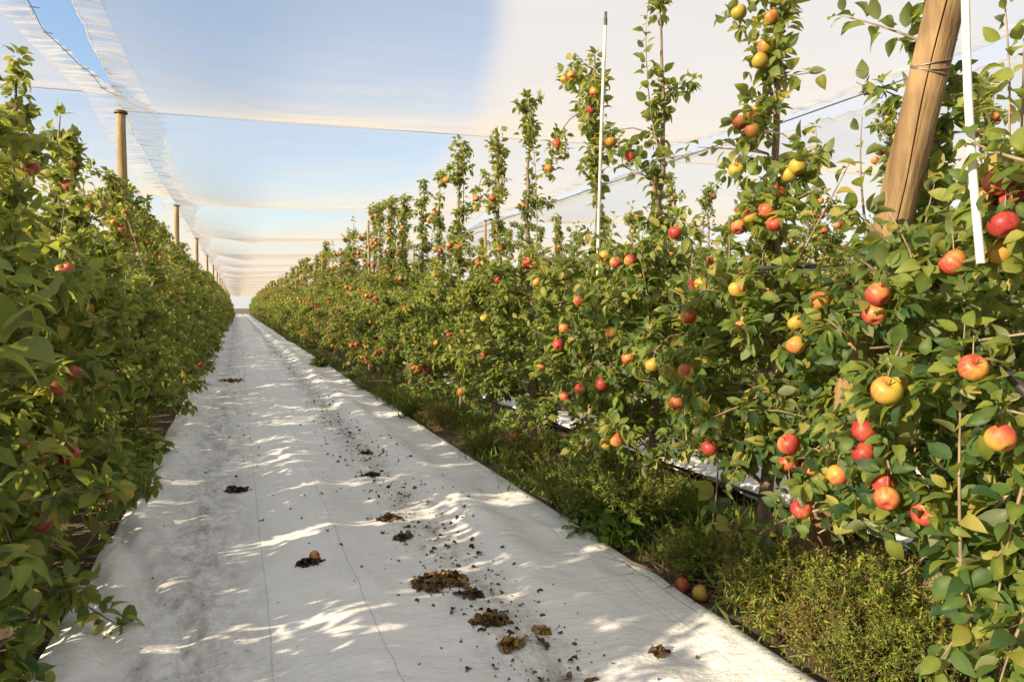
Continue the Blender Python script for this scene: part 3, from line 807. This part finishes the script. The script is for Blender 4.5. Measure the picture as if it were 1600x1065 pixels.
# apples read off the photograph for the near right-hand trees: pixel, plane x, ripeness (0 yellow .. 1 red)
PX = [(1155, 20, 2.6, .12), (1205, 28, 2.66, .15), (1197, 72, 2.62, .25), (1188, 95, 2.6, .2), (1180, 178, 2.6, .45), (1157, 192, 2.58, .48), (1176, 204, 2.55, .42),
      (1150, 266, 2.55, .10), (1247, 260, 2.6, .08), (1233, 273, 2.6, .10), (1197, 330, 2.5, .34), (1174, 338, 2.52, .42), (1154, 355, 2.5, .62), (1211, 350, 2.5, .45), (1216, 302, 2.6, .5),
      (893, 119, 2.62, .42), (883, 123, 2.66, .15), (929, 144, 2.62, .42), (925, 170, 2.66, .5), (955, 222, 2.55, .47), (984, 245, 2.6, .58), (870, 225, 2.58, .47), (857, 264, 2.55, .38),
      (945, 400, 2.45, .38), (962, 411, 2.42, .45), (985, 407, 2.45, .62), (1055, 364, 2.5, .6), (1075, 494, 2.25, .52), (882, 514, 2.2, .62), (757, 497, 2.2, .12), (745, 510, 2.2, .2),
      (982, 560, 2.2, .55), (1020, 570, 2.15, .22), (1047, 577, 2.15, .16), (1072, 580, 2.15, .40), (965, 688, 2.12, .34), (948, 692, 2.14, .5), (883, 620, 2.15, .68), (907, 608, 2.2, .72), (940, 600, 2.2, .7),
      (1058, 630, 2.2, .66), (803, 678, 2.1, .7), (1365, 612, 1.98, .14), (1380, 600, 2.1, .3), (1330, 675, 2.05, .85), (1331, 710, 2.05, .85), (1366, 782, 2.02, .58), (1360, 756, 2.06, .62), (1234, 798, 2.1, .8),
      (1354, 460, 2.1, .6), (1348, 492, 2.12, .5), (1470, 410, 2.1, .68), (1519, 312, 2.2, .42), (1559, 285, 2.2, .62), (1569, 352, 2.12, .72), (1586, 312, 2.25, .7), (1560, 395, 2.2, .36),
      (735, 560, 2.25, .5), (702, 524, 2.2, .66), (702, 384, 2.5, .7), (717, 386, 2.5, .55), (785, 386, 2.4, .66), (824, 409, 2.4, .72), (720, 612, 2.2, .18), (770, 310, 2.6, .5), (1565, 685, 2.1, .32),
      (1156, 506, 2.3, .18), (1152, 452, 2.3, .2), (1228, 540, 2.25, .22), (1425, 806, 2.1, .6), (690, 285, 2.7, .35), (744, 310, 2.68, .5), (748, 410, 2.4, .4), (680, 428, 2.4, .2), (632, 482, 2.25, .6), (608, 545, 2.2, .62),
      (845, 577, 2.2, .6), (755, 556, 2.2, .55), (1230, 505, 2.4, .3), (1265, 470, 2.4, .25), (1290, 745, 2.15, .5), (1520, 575, 2.1, .5), (1108, 700, 2.3, .6), (840, 440, 2.3, .45), (905, 470, 2.3, .5), (955, 520, 2.3, .4)]
RY = [0.95, 2.06, 3.07, 4.12, 5.14, 6.34, 7.46, 8.68, 9.80, 10.95]
RH = [3.3, 3.45, 3.60, 3.62, 3.55, 3.55, 3.42, 3.55, 3.4, 3.5]
hero = {i: [] for i in range(len(RY))}
for px, py, xp, ripe in PX:
    w = at(px, py, xp); i = int(np.argmin([abs(w[1] - y) for y in RY]))
    if abs(w[1] - RY[i]) < 1.0: hero[i].append((w - np.array([ROW_R, RY[i], 0]), 0.050 if (px, py) == (1365, 612) else 0.0425, ripe))
def rel(i, px, py, xp): return at(px, py, xp) - np.array([ROW_R, RY[i], 0])
SH = {0: [(rel(0, 1552, 470, 2.55), rel(0, 1566, -40, 2.6), 34, 1.1), (rel(0, 1590, 330, 2.5), rel(0, 1600, 60, 2.5), 14, 1.2)],
      1: [(rel(1, 1580, 860, 2.3), rel(1, 1440, 1050, 2.02), 26, 1.2), (rel(1, 1600, 930, 2.2), rel(1, 1540, 1075, 1.98), 22, 1.2), (rel(1, 1560, 780, 2.35), rel(1, 1390, 900, 2.15), 26, 1.1), (rel(1, 1480, 800, 2.4), rel(1, 1500, 960, 2.05), 24, 1.2), (rel(1, 1605, 255, 2.05), rel(1, 1490, 215, 1.98), 10, 1.0), (rel(1, 1482, 880, 2.15), rel(1, 1488, 500, 2.1), 28, 1.15), (rel(1, 1340, 372, 2.55), rel(1, 1332, 180, 2.6), 10, 1.15), (rel(1, 1600, 700, 2.3), rel(1, 1530, 1010, 2.1), 28, 1.15),
          (rel(1, 1600, 820, 2.3), rel(1, 1470, 960, 2.15), 24, 1.15), (rel(1, 1420, 60, 2.78), rel(1, 1290, 20, 2.6), 16, 1.1), (rel(1, 1400, 600, 2.3), rel(1, 1310, 760, 2.15), 18, 1.2)],
      2: [(rel(2, 1240, 420, 2.4), rel(2, 1330, 250, 2.45), 10, 1.0), (rel(2, 1195, 120, 2.75), rel(2, 1290, 110, 2.6), 8, 1.1), (rel(2, 1200, 240, 2.75), rel(2, 1090, 230, 2.5), 10, 1.2), (rel(2, 1200, 330, 2.7), rel(2, 1290, 290, 2.55), 12, 1.1), (rel(2, 1120, 700, 2.5), rel(2, 1110, 830, 2.1), 18, 1.2)],
      3: [(rel(3, 1022, 205, 2.74), rel(3, 1012, 12, 2.72), 34, 0.95), (rel(3, 1020, 280, 2.75), rel(3, 950, 250, 2.6), 8, 1.0), (rel(3, 1020, 250, 2.75), rel(3, 1085, 240, 2.6), 10, 1.0)],
      5: [(rel(5, 838, 400, 2.74), rel(5, 822, 140, 2.72), 50, 0.85)],
      6: [(rel(6, 770, 330, 2.74), rel(6, 768, 212, 2.72), 24, 0.85)],
      7: [(rel(7, 724, 320, 2.74), rel(7, 722, 232, 2.72), 24, 0.9)],
      4: [(rel(4, 915, 190, 2.74), rel(4, 900, 88, 2.72), 26, 0.9), (rel(4, 920, 230, 2.75), rel(4, 985, 232, 2.6), 9, 1.0)]}
CLEAR = {}
for px, py, xp, r0 in ((1262, 850, 2.5, .085), (1268, 815, 2.5, .075), (1250, 880, 2.5, .09), (1437, 930, 2.55, .06), (1436, 980, 2.55, .06), (1405, 330, 2.55, .07), (1425, 260, 2.55, .07),
                       (1160, 800, 2.5, .10), (1330, 860, 2.5, .10), (1400, 900, 2.4, .09), (1120, 740, 2.6, .10)):
    w = at(px, py, xp); e_ = np.array([0, 0, EYE]) - w
    for t in np.linspace(0.0, 0.34, 9):
        for i in (0, 1, 2, 3): CLEAR.setdefault(i, []).append((w + e_ * t - np.array([ROW_R, RY[i], 0]), r0 * (1 - t)))
HLAB = ['apple tree cut off by the right picture edge, with red apples high up',
        'apple tree behind the leaning post, its leaves filling the lower right corner',
        'tall apple tree with yellow apples up its leader, left of the leaning post',
        'apple tree whose tall bare-necked leader stands just right of the slim white tube',
        'apple tree whose leader with orange apples stands just left of the slim white tube',
        'apple tree with a leafy column leader, second left of the slim white tube',
        'apple tree with thin short leader, third left of the slim white tube',
        'apple tree with a tufted leader top, fourth left of the slim white tube',
        'apple tree with a shorter leader, fifth left of the slim white tube',
        'apple tree with a drooping tuft, sixth left of the slim white tube']
eye_w = np.array([0, 0, EYE])
rs_ap = np.random.RandomState(77)
GR = 'apple trees in the row right of the lane'; GL = 'apple trees in the row left of the lane'
for i, y in enumerate(RY):
    me = gen_tree(100 + i, H=RH[i], low=0.48, wall=1.62 if i < 4 else 1.75, nlat=26, hero_apples=hero[i], napple=7 if i > 4 else 3, shoots=SH.get(i, ()),
                  eye=eye_w - np.array([ROW_R, y, 0]), lsize=0.081, leader_density=0.95, topw=0.135, clear=CLEAR.get(i, ()))
    place_tree(me, ROW_R + (0.06 if i == 1 else 0), y, 0, HLAB[i], GR, True, 1.0, rs_ap)

# left-hand near trees: leafier to the top, hanging lower over the sheet
LY = [2.3, 3.4, 4.5, 5.6, 6.7, 7.8]
LAPX = [(36, 220, -1.2, .6), (47, 262, -1.15, .6), (107, 290, -1.2, .68), (123, 446, -0.95, .75), (103, 466, -0.95, .7), (90, 425, -1.0, .6), (115, 585, -0.85, .45), (132, 589, -0.85, .5), (88, 606, -0.9, .65),
        (107, 712, -0.78, .85), (52, 725, -0.85, .5), (60, 818, -0.8, .85), (55, 705, -0.9, .6), (238, 467, -0.95, .7), (118, 505, -0.95, .5), (195, 333, -1.25, .5), (160, 320, -1.2, .5)]
lh = {i: [] for i in range(len(LY))}
for px, py, xp, ripe in LAPX:
    w = at(px, py, xp); i = int(np.argmin([abs(w[1] - y) for y in LY]))
    d = w - np.array([ROW_L, LY[i], 0]); lh[i].append((np.array([-d[0], -d[1], d[2]]), 0.05, ripe))
def lrel(i, px, py, xp):
    d = at(px, py, xp) - np.array([ROW_L, LY[i], 0]); return np.array([-d[0], -d[1], d[2]])
LSH = {0: [(lrel(0, -60, 420, -0.62), lrel(0, 60, 470, -0.50), 12, 1.2), (lrel(0, -40, 560, -0.6), lrel(0, 40, 500, -0.52), 8, 1.2)],
       1: [(lrel(1, -20, 900, -0.95), lrel(1, 130, 960, -0.74), 16, 1.15), (lrel(1, 40, 880, -0.95), lrel(1, 70, 1010, -0.78), 14, 1.15), (lrel(1, 0, 720, -1.0), lrel(1, 60, 860, -0.8), 14, 1.1)],
       2: [(lrel(2, 110, 880, -0.85), lrel(2, 178, 740, -0.74), 18, 1.2), (lrel(2, 60, 840, -0.9), lrel(2, 190, 880, -0.70), 14, 1.15)],
       3: [(lrel(3, 215, 690, -0.9), lrel(3, 285, 690, -0.62), 12, 1.1)]}
LLAB = ['apple tree at the left picture edge with big dark leaves close to the camera',
        'apple tree in the lower left corner trailing leafy shoots over the white sheet',
        'apple tree on the left with a pale upright shoot above the white sheet',
        'left-hand apple tree with a low red apple above the sheet edge',
        'left-hand apple tree, next nearer the camera than those by the first tall net post',
        'left-hand apple tree with red apples along its upper leader']
for i, y in enumerate(LY):
    me = gen_tree(300 + i, H=[3.0, 3.05, 3.1, 3.15, 3.05, 3.1][i], low=0.14, wall=1.85, nlat=32, xr=0.86, hero_apples=lh[i], napple=0 if i < 2 else 4, shoots=LSH.get(i, ()),
                  eye=np.array([-(0 - ROW_L), y, EYE]), lsize=0.092, leader_density=1.3, topw=0.18)
    place_tree(me, ROW_L, y, math.pi, LLAB[i], GL, True, 1.0, rs_ap)

# variants shared by the trees further off
VR = [gen_tree(500 + i, H=random.Random(i).uniform(3.1, 3.7), low=0.42, wall=random.Random(i + 70).uniform(1.7, 2.3), nlat=27, hi=False, napple=30, leader_density=random.Random(i + 7).uniform(1.0, 1.75), topw=random.Random(i + 3).uniform(0.15, 0.23), lsize=0.092) for i in range(9)]
VL = [gen_tree(600 + i, H=random.Random(50 + i).uniform(2.95, 3.2), low=0.14, wall=2.0, nlat=32, xr=0.85, hi=False, napple=13, leader_density=1.7, topw=0.22, lsize=0.098) for i in range(6)]
def merge_apples(me):
    """far trees: apples are specks, kept in the crown mesh"""
    tr, cr_, ap = me
    co = np.empty(len(cr_.vertices) * 3, np.float32); cr_.vertices.foreach_get('co', co)
    vi = np.empty(len(cr_.loops), np.int32); cr_.loops.foreach_get('vertex_index', vi)
    lv = np.empty(len(cr_.vertices), np.float32); cr_.attributes['lv'].data.foreach_get('value', lv)
    V = [co.reshape(-1, 3)]; F = [vi.reshape(-1, 3)]; A = [lv]; n = len(V[0]); mi = [0] * len(F[0])
    a = np.linspace(0, 2 * np.pi, 7)[:-1]
    ring = np.stack([np.cos(a), np.sin(a), 0 * a], -1)
    unitv = np.concatenate([[(0, 0, 1)], ring * 0.87 + (0, 0, 0.5), ring * 0.87 - (0, 0, 0.5), [(0, 0, -1)]])
    tri = []
    for j in range(6):
        k = (j + 1) % 6
        tri += [(0, 1 + j, 1 + k), (1 + j, 7 + j, 7 + k), (1 + j, 7 + k, 1 + k), (7 + j, 13, 7 + k)]
    tri = np.array(tri)
    for p, r, ripe in ap:
        V.append(unitv * r * 1.1 + p); F.append(tri + n); A.append(np.full(14, ripe)); n += 14; mi += [1] * len(tri)
    return tr, np_mesh('crown', np.concatenate(V), np.concatenate(F), [M_LEAF, M_APPLE], True, np.concatenate(A), mi), []
VRF = [merge_apples(m) for m in VR]; VLF = [merge_apples(m) for m in VL]

rj = random.Random(9)
def row_of(x, y0, n, variants, far_variants, rz0, labels, group, near=12, step=1.08):
    """labels: function of index"""
    for i in range(n):
        y = y0 + i * step + rj.uniform(-0.06, 0.06)
        v = rj.randrange(len(variants)); ap = i < near
        flip = 0
        s = rj.uniform(0.95, 1.04)
        me = variants[v] if ap else far_variants[v]
        o = place_tree(me, x + rj.uniform(-0.04, 0.04), y, rz0 + rj.uniform(-0.22, 0.22), labels(i), group, ap, (s * rj.uniform(0.95, 1.08), s, s * rj.uniform(0.98, 1.02)), rs_ap)
def ordinal(k):
    return ORD[k - 1] if k <= 20 else None
nR = 92
row_of(ROW_R, RY[-1] + 1.08, nR, VR, VRF, 0, lambda i: (f'{ordinal(i + 7)} apple tree left of the slim white tube, along the right row' if i < 6 else
       'distant apple tree merging into the narrowing right row'), GR, 14)
row_of(ROW_L, LY[-1] + 1.08, 94, VL, VLF, math.pi, lambda i: ('left-hand apple tree just in front of the nearest tall net post' if i == 0 else 'left-hand apple tree standing at the foot of the nearest tall net post' if i == 1 else
       f'{ordinal(i - 1)} apple tree beyond the nearest net post, left row' if i < 8 else
       'distant apple tree merging into the left row under receding posts'), GL, 12)
row_of(ROW_RR, 3.6, 56, VR, VRF, math.pi, lambda i: 'next row apple tree seen through gaps above the right row', 'apple trees in the next row to the right', 12)
row_of(ROW_RRR, 6.0, 26, VR, VRF, 0, lambda i: 'small far apple tree two rows to the right, glimpsed between leaders', 'apple trees two rows to the right', 0)
row_of(ROW_LL, 12.0, 10, VL, VLF, math.pi, lambda i: 'apple tree in the row behind the left-hand row', 'apple trees in the next row to the left', 0)

# the last stretch of both rows, too far to count: one mass
def far_mass():
    VV, FF, AA, n = [], [], [], 0
    rs = np.random.RandomState(4)
    for x, y0, y1, top in ((ROW_R, 110.5, END, 3.3), (ROW_L, 110.5, END, 3.05), (ROW_RR, 65, END, 3.3), (ROW_RRR, 35, 120, 3.3), (ROW_RRR + PITCHX, 12, 100, 3.3), (ROW_LL, 25, 90, 3.0)):
        k = int((y1 - y0) * 420)
        z = rs.beta(1.3, 1.6, k) * (top - 0.35) + 0.35
        w = np.where(z < 2.1, 0.6, 0.18)
        B = np.stack([x + rs.uniform(-1, 1, k) * w, rs.uniform(y0, y1, k), z], -1)
        D = rs.randn(k, 3); Nn = np.tile([0, 0, 1.0], (k, 1)) + rs.randn(k, 3) * 0.5
        V, F, A = leaf_mesh(B, D, Nn, rs.uniform(0.12, 0.2, k), 0.6, rs, False, np.clip(rs.normal(0.45, 0.18, k), 0, 0.97))
        VV.append(V); FF.append(F + n); AA.append(A); n += len(V)
    o = link_mesh('far_tree_rows', np_mesh('far_tree_rows', np.concatenate(VV), np.concatenate(FF), M_LEAF, True, np.concatenate(AA)))
    tag(o, 'far ends of the orchard rows, blurred into one mass of leaves', 'tree rows', kind='stuff')
far_mass()

# ------------------------------------------------------------------ weeds under the right-hand row
def weed_mesh(seed, h=0.5, spread=0.35, nst=34, leaf=0.030, per=16, ratio=0.22, mat=None, lvm=0.60):
    rs = np.random.RandomState(seed); tb = Tubes(); B, D, Ls = [], [], []
    for i in range(nst):
        a = rs.uniform(0, 2 * np.pi); k = rs.uniform(0.1, 1) ** 0.7; hh = h * rs.uniform(0.55, 1.05) * (1.1 - 0.35 * k)
        ts = np.linspace(0, 1, 6)
        P = np.stack([math.cos(a) * spread * k * ts ** 1.3, math.sin(a) * spread * k * ts ** 1.3, hh * (ts - 0.18 * ts ** 3)], -1) + np.concatenate([[np.zeros(3)], np.cumsum(rs.randn(5, 3) * 0.012, 0)])
        P[0] = (rs.uniform(-.04, .04), rs.uniform(-.04, .04), 0)
        tb.add(P, 0.003 * (1 - ts * 0.7), 4)
        for q in range(3):                       # fine side sprays
            t = rs.uniform(0.35, 0.95); b = np.array([np.interp(t, ts, P[:, c]) for c in range(3)])
            e = b + unit(rs.randn(3) + np.array([math.cos(a) * 0.5, math.sin(a) * 0.5, 0.9])) * rs.uniform(0.06, 0.16)
            tb.add([b, e], [0.0018, 0.001], 3, False)
            for w in range(per):
                u = rs.rand(); B.append(b + (e - b) * u); D.append(unit(rs.randn(3) * 0.8 + unit(e - b) * 0.8)); Ls.append(leaf * rs.uniform(0.5, 1.2))
        for w in range(per):
            t = rs.uniform(0.15, 1); B.append(np.array([np.interp(t, ts, P[:, c]) for c in range(3)])); D.append(unit(rs.randn(3) + np.array([0, 0, 0.7]))); Ls.append(leaf * rs.uniform(0.6, 1.5))
    B, D, Ls = np.array(B), np.array(D), np.array(Ls); n = len(B)
    V, F, A = leaf_mesh(B, D, np.tile([0, 0, 1.0], (n, 1)) + rs.randn(n, 3) * 0.5, Ls, ratio, rs, False, np.clip(rs.normal(lvm, 0.16, n) + 0.25 * (B[:, 2] / h - 0.5), 0, 1))
    return tb.mesh('stem', M_STRAW), np_mesh('foliage', V, F, mat or M_WEED, True, A)
def gpt(px, py, z=0.0):
    """ground point seen at a photo pixel"""
    a, b = (px - CX) / FPX, (CY - py) / FPX
    cp, sp = math.cos(PITCH), math.sin(PITCH); cs, sn = math.cos(YAW), math.sin(YAW)
    f = cp + b * sp; zz = -sp + b * cp; t = (z - EYE) / zz
    return np.array([(f * sn + a * cs) * t, (f * cs - a * sn) * t, z])
WM = [weed_mesh(1, 0.52, 0.36, 60, 0.020, 30, 0.26), weed_mesh(2, 0.36, 0.32, 44, 0.018, 26, 0.26), weed_mesh(3, 0.44, 0.30, 46, 0.024, 24, 0.3), weed_mesh(4, 0.30, 0.26, 30, 0.05, 9, 0.14, None, 0.72),
      weed_mesh(5, 0.22, 0.20, 16, 0.085, 5, 0.5, None, 0.3), weed_mesh(6, 0.34, 0.28, 30, 0.024, 16, 0.22, None, 0.93)]
WEEDS = [(980, 838, 0, 1.5, 'feathery yellow-green weed bush catching sun under the right-hand trees, mid strip'),
         (905, 815, 2, 0.85, 'weed leaning over the hem of the white sheet left of the feathery yellow-green bush'),
         (950, 850, 4, 1.0, 'broad-leaved low weed in front of the feathery yellow-green bush at the hem'),
         (820, 745, 5, 1.25, 'brownish weed under the trees, left of the hem-leaning weed'),
         (640, 655, 2, 1.0, 'dark weed sprouting at the far kink of the sheet hem'),
         (690, 670, 5, 1.2, 'rust-brown dry weed under the right-hand trees farther down the hem'),
         (570, 612, 3, 1.0, 'grassy weed spilling over the hem at the far kink'),
         (1250, 975, 0, 0.95, 'large bushy weed at the foot of the leaning anchor post'),
         (1180, 930, 1, 1.0, 'low ferny weed left of the anchor post foot'),
         (1330, 1015, 2, 1.2, 'olive weed bush in front of the anchor post foot'),
         (1400, 1075, 0, 0.95, 'weed bush in the bottom right corner by the sheet hem'),
         (1290, 1040, 5, 0.9, 'rusty dry weed beside the hem in the bottom right'),
         (1480, 1090, 1, 1.1, 'low weed under the big leaves in the bottom right corner'),
         (1160, 905, 3, 0.8, 'grassy tuft by the two fallen apples'),
         (1350, 920, 1, 1.0, 'ferny weed between anchor post foot and the neighbouring sheet'),
         (1500, 1000, 2, 0.9, 'weed at the trunk in the lower right'),
         (770, 715, 1, 0.9, 'small olive weed between rust-brown weed and brownish weed'),
         (870, 788, 1, 1.15, 'ferny weed overlapping the hem, between the hem-leaning weed and brownish weed'),
         (745, 708, 3, 1.0, 'green tuft at the hem just nearer than the rust-brown weed'),
         (1080, 905, 2, 0.8, 'small leafy weed left of the two fallen apples'),
         (1210, 985, 3, 1.0, 'bright grassy weed at the hem below the low ferny weed'),
         (610, 638, 1, 1.2, 'ferny weed at the far hem between the grassy and dark weeds'),
         (1330, 1075, 1, 1.0, 'ferny weed spilling over the hem at the bottom right edge of the sheet'),
         (1175, 960, 1, 0.8, 'small ferny weed between the fallen apples and the bright grassy weed'),
         (500, 575, 4, 1.3, 'bright green weed at the far bend of the sheet hem')]
for k, (px, py, v, s, lab) in enumerate(WEEDS):
    p = gpt(px, py); root = empty('weed_bush', p, k * 1.7); root.scale = (s, s, s)
    link_mesh('stem', WM[v][0], root); link_mesh('foliage', WM[v][1], root); tag(root, lab, 'weed', 'weeds along the sheet hem')

def stuff_tufts(name, spots, leafrange, ratio, mat, label, cat, lvm, seed, up=1.2):
    rs = np.random.RandomState(seed); B, D, Ls = [], [], []
    for (x, y, k, sp, s) in spots:
        q = rs.randn(k, 2) * sp
        B.append(np.stack([x + q[:, 0], y + q[:, 1], np.abs(rs.randn(k)) * 0.015 + 0.004], -1))
        d = rs.randn(k, 3); d[:, 2] = np.abs(d[:, 2]) * 0.6 + up; D.append(d); Ls.append(rs.uniform(*leafrange, k) * s)
    B, D, Ls = np.concatenate(B), np.concatenate(D), np.concatenate(Ls); n = len(B)
    V, F, A = leaf_mesh(B, D, np.tile([0, 0, 1.0], (n, 1)) + rs.randn(n, 3), Ls, ratio, rs, False, np.clip(rs.normal(lvm, 0.2, n), 0, 1), 0.4, 0.2)
    tag(link_mesh(name, np_mesh(name, V, F, mat, True, A)), label, cat, kind='stuff')
rs = np.random.RandomState(21)
sp_ = [(rs.uniform(2.06, 3.2), y, rs.randint(40, 100), rs.uniform(0.04, 0.13), rs.uniform(0.7, 1.3)) for y in np.concatenate([rs.uniform(0.8, 12, 210), rs.uniform(12, 70, 260)])]
_fa = gpt(1085, 925); sp_ = [q for q in sp_ if math.hypot(q[0] - _fa[0], q[1] - _fa[1]) > 0.30]
sp_ += [(rs.uniform(-1.9, -0.85), y, rs.randint(15, 40), 0.08, rs.uniform(0.6, 1.1)) for y in rs.uniform(2.5, 40, 90)]
stuff_tufts('ground_cover', sp_, (0.05, 0.16), 0.12, M_WEED, 'low green ground cover under the trees', 'weeds', 0.42, 31)
sp_ = [(rs.uniform(2.2, 3.2), y, rs.randint(25, 60), rs.uniform(0.05, 0.14), rs.uniform(0.7, 1.4)) for y in rs.uniform(0.9, 9, 22)]
q = gpt(1110, 915); sp_ += [(q[0] + rs.uniform(-.25, .25), q[1] + rs.uniform(-.15, .25), 70, 0.09, 1.3) for _ in range(4)]
stuff_tufts('dry_grass', sp_, (0.08, 0.26), 0.035, M_STRAW, 'dry straw and dead grass on the soil strip', 'grass', 0.5, 32, 0.35)

# ------------------------------------------------------------------ litter and fallen fruit on the sheet
def flakes(B, Ls, rs, lvm, lvs=0.22, ratio=0.75, tilt=0.5):
    n = len(B); a = rs.uniform(0, 2 * np.pi, n)
    D = np.stack([np.cos(a), np.sin(a), rs.randn(n) * 0.25], -1)
    return leaf_mesh(B, D, np.tile([0, 0, 1.0], (n, 1)) + rs.randn(n, 3) * tilt, Ls, ratio, rs, True, np.clip(rs.normal(lvm, lvs, n), 0, 1), 0.5, 0.6)
rs = np.random.RandomState(8)
pts = []
for k in range(1500):
    y = 1.6 + 48 * rs.rand() ** 1.7; pts.append((1.08 + rs.randn() * 0.13 * (0.6 + rs.rand()), y))
for k in range(420): pts.append((1.10 + rs.randn() * 0.16, rs.uniform(2.2, 9)))
for k in range(160): pts.append((rs.uniform(-0.6, 1.9), 1.4 + 14 * rs.rand() ** 1.4))
for k in range(260): pts.append((0.02 + rs.randn() * 0.10, 6.0 + 34 * rs.rand() ** 1.3))
pts = np.array(pts); z = tarp_z(pts[:, 0], pts[:, 1]) + 0.004
V, F, A = flakes(np.column_stack([pts, z]), 0.009 + 0.038 * rs.rand(len(pts)) ** 3, rs, 0.30, 0.22)
tag(link_mesh('leaf_litter', np_mesh('leaf_litter', V, F, M_LITTER, True, A)), 'small dark leaf crumbs strewn along the wheel tracks of the white sheet', 'litter', kind='stuff')

def pile(px, py, w, d, n, label, lvm=0.45, smin=0.018, smax=0.058):
    c = gpt(px, py, 0.05); rs = np.random.RandomState(int(px + py))
    n = int(n * 1.7); ang = rs.uniform(0, 2 * np.pi, n); k = np.clip(np.abs(rs.randn(n)) * 0.42, 0, 0.75)
    lob = 0.65 + 0.5 * vn1(ang * 1.3, np.full(n, px * 0.1))
    off = np.stack([np.cos(ang) * k * w * lob, np.sin(ang) * k * d * lob], -1)
    P = c[:2] + off
    zz = tarp_z(P[:, 0], P[:, 1]); h = 0.022 * np.exp(-k ** 2 * 3) * rs.rand(n)
    cz = float(tarp_z(c[0], c[1]))
    V, F, A = flakes(np.column_stack([off, zz - cz + 0.003 + h * 0.7]), rs.uniform(smin, smax, n), rs, lvm, 0.25, 0.9, 0.3)
    o = link_mesh('leaf_pile', np_mesh('leaf_pile', V, F, M_LITTER, True, A)); o.location = (c[0], c[1], cz)
    tag(o, label, 'leaf pile', 'clumps of rotten leaves on the white sheet')
pile(692, 908, 0.20, 0.17, 190, 'largest brown clump of rotten leaves, in the middle of the sheet foreground')
pile(768, 968, 0.12, 0.10, 90, 'brown leaf clump nearer the camera than the largest clump', 0.5)
pile(797, 1004, 0.08, 0.03, 40, 'narrow yellow-brown leaf clump nearest the camera', 0.8)
pile(742, 925, 0.08, 0.06, 36, 'small leaf clump just right of the largest clump', 0.3)
pile(371, 764, 0.12, 0.13, 60, 'dark leaf clump alone on the left wheel track', 0.2)
pile(482, 886, 0.09, 0.06, 45, 'dark leaf clump with a fallen orange apple on it', 0.2)
pile(608, 813, 0.09, 0.08, 40, 'leaf clump up the track behind the largest one', 0.5)
pile(627, 840, 0.07, 0.06, 26, 'small dark clump between the largest and the one up the track', 0.3)
pile(573, 706, 0.09, 0.13, 34, 'orange-brown leaf clump far up the right wheel track', 0.75)
pile(580, 742, 0.11, 0.12, 34, 'dark leaf clump below the orange-brown one', 0.25)
pile(362, 595, 0.35, 0.6, 90, 'dark olive heap of leaves far up the sheet near the left trees', 0.4)
pile(846, 982, 0.03, 0.03, 12, 'tiny orange-brown scrap right of the nearer clumps', 0.85)
pile(1030, 1016, 0.03, 0.02, 12, 'lone brown scrap in the sunlit right foreground of the sheet', 0.6)

def fallen(px, py, zg, ripe, label, onsheet=False, r=0.042):
    c = gpt(px, py, zg + r); z = (float(tarp_z(c[0], c[1])) if onsheet else zg)
    o = put_apple(None, (c[0], c[1], z + r * 0.85), r, ripe, np.random.RandomState(int(px)), 'fallen_apple')
    o.rotation_euler = (1.1, 0.5, px); tag(o, label, 'apple', 'fallen apples')
fallen(491, 871, 0.06, 0.56, 'fallen orange apple resting on a dark leaf clump on the sheet', True, 0.030)
fallen(1094, 925, 0.0, 0.36, 'fallen dull orange apple on the soil beside the sheet hem')
fallen(1066, 913, -0.01, 0.52, 'fallen reddish apple half hidden by the hem, left of the dull orange one')
fallen(615, 795, 0.0, 0.0, 'x') if False else None
fallen(1214, 838, 0.04, 0.8, 'small red fallen apple on the neighbouring sheet behind the anchor post', False, 0.036)
fallen(500, 592, 0.03, 0.8, 'tiny red fallen apple far down by the sheet hem')
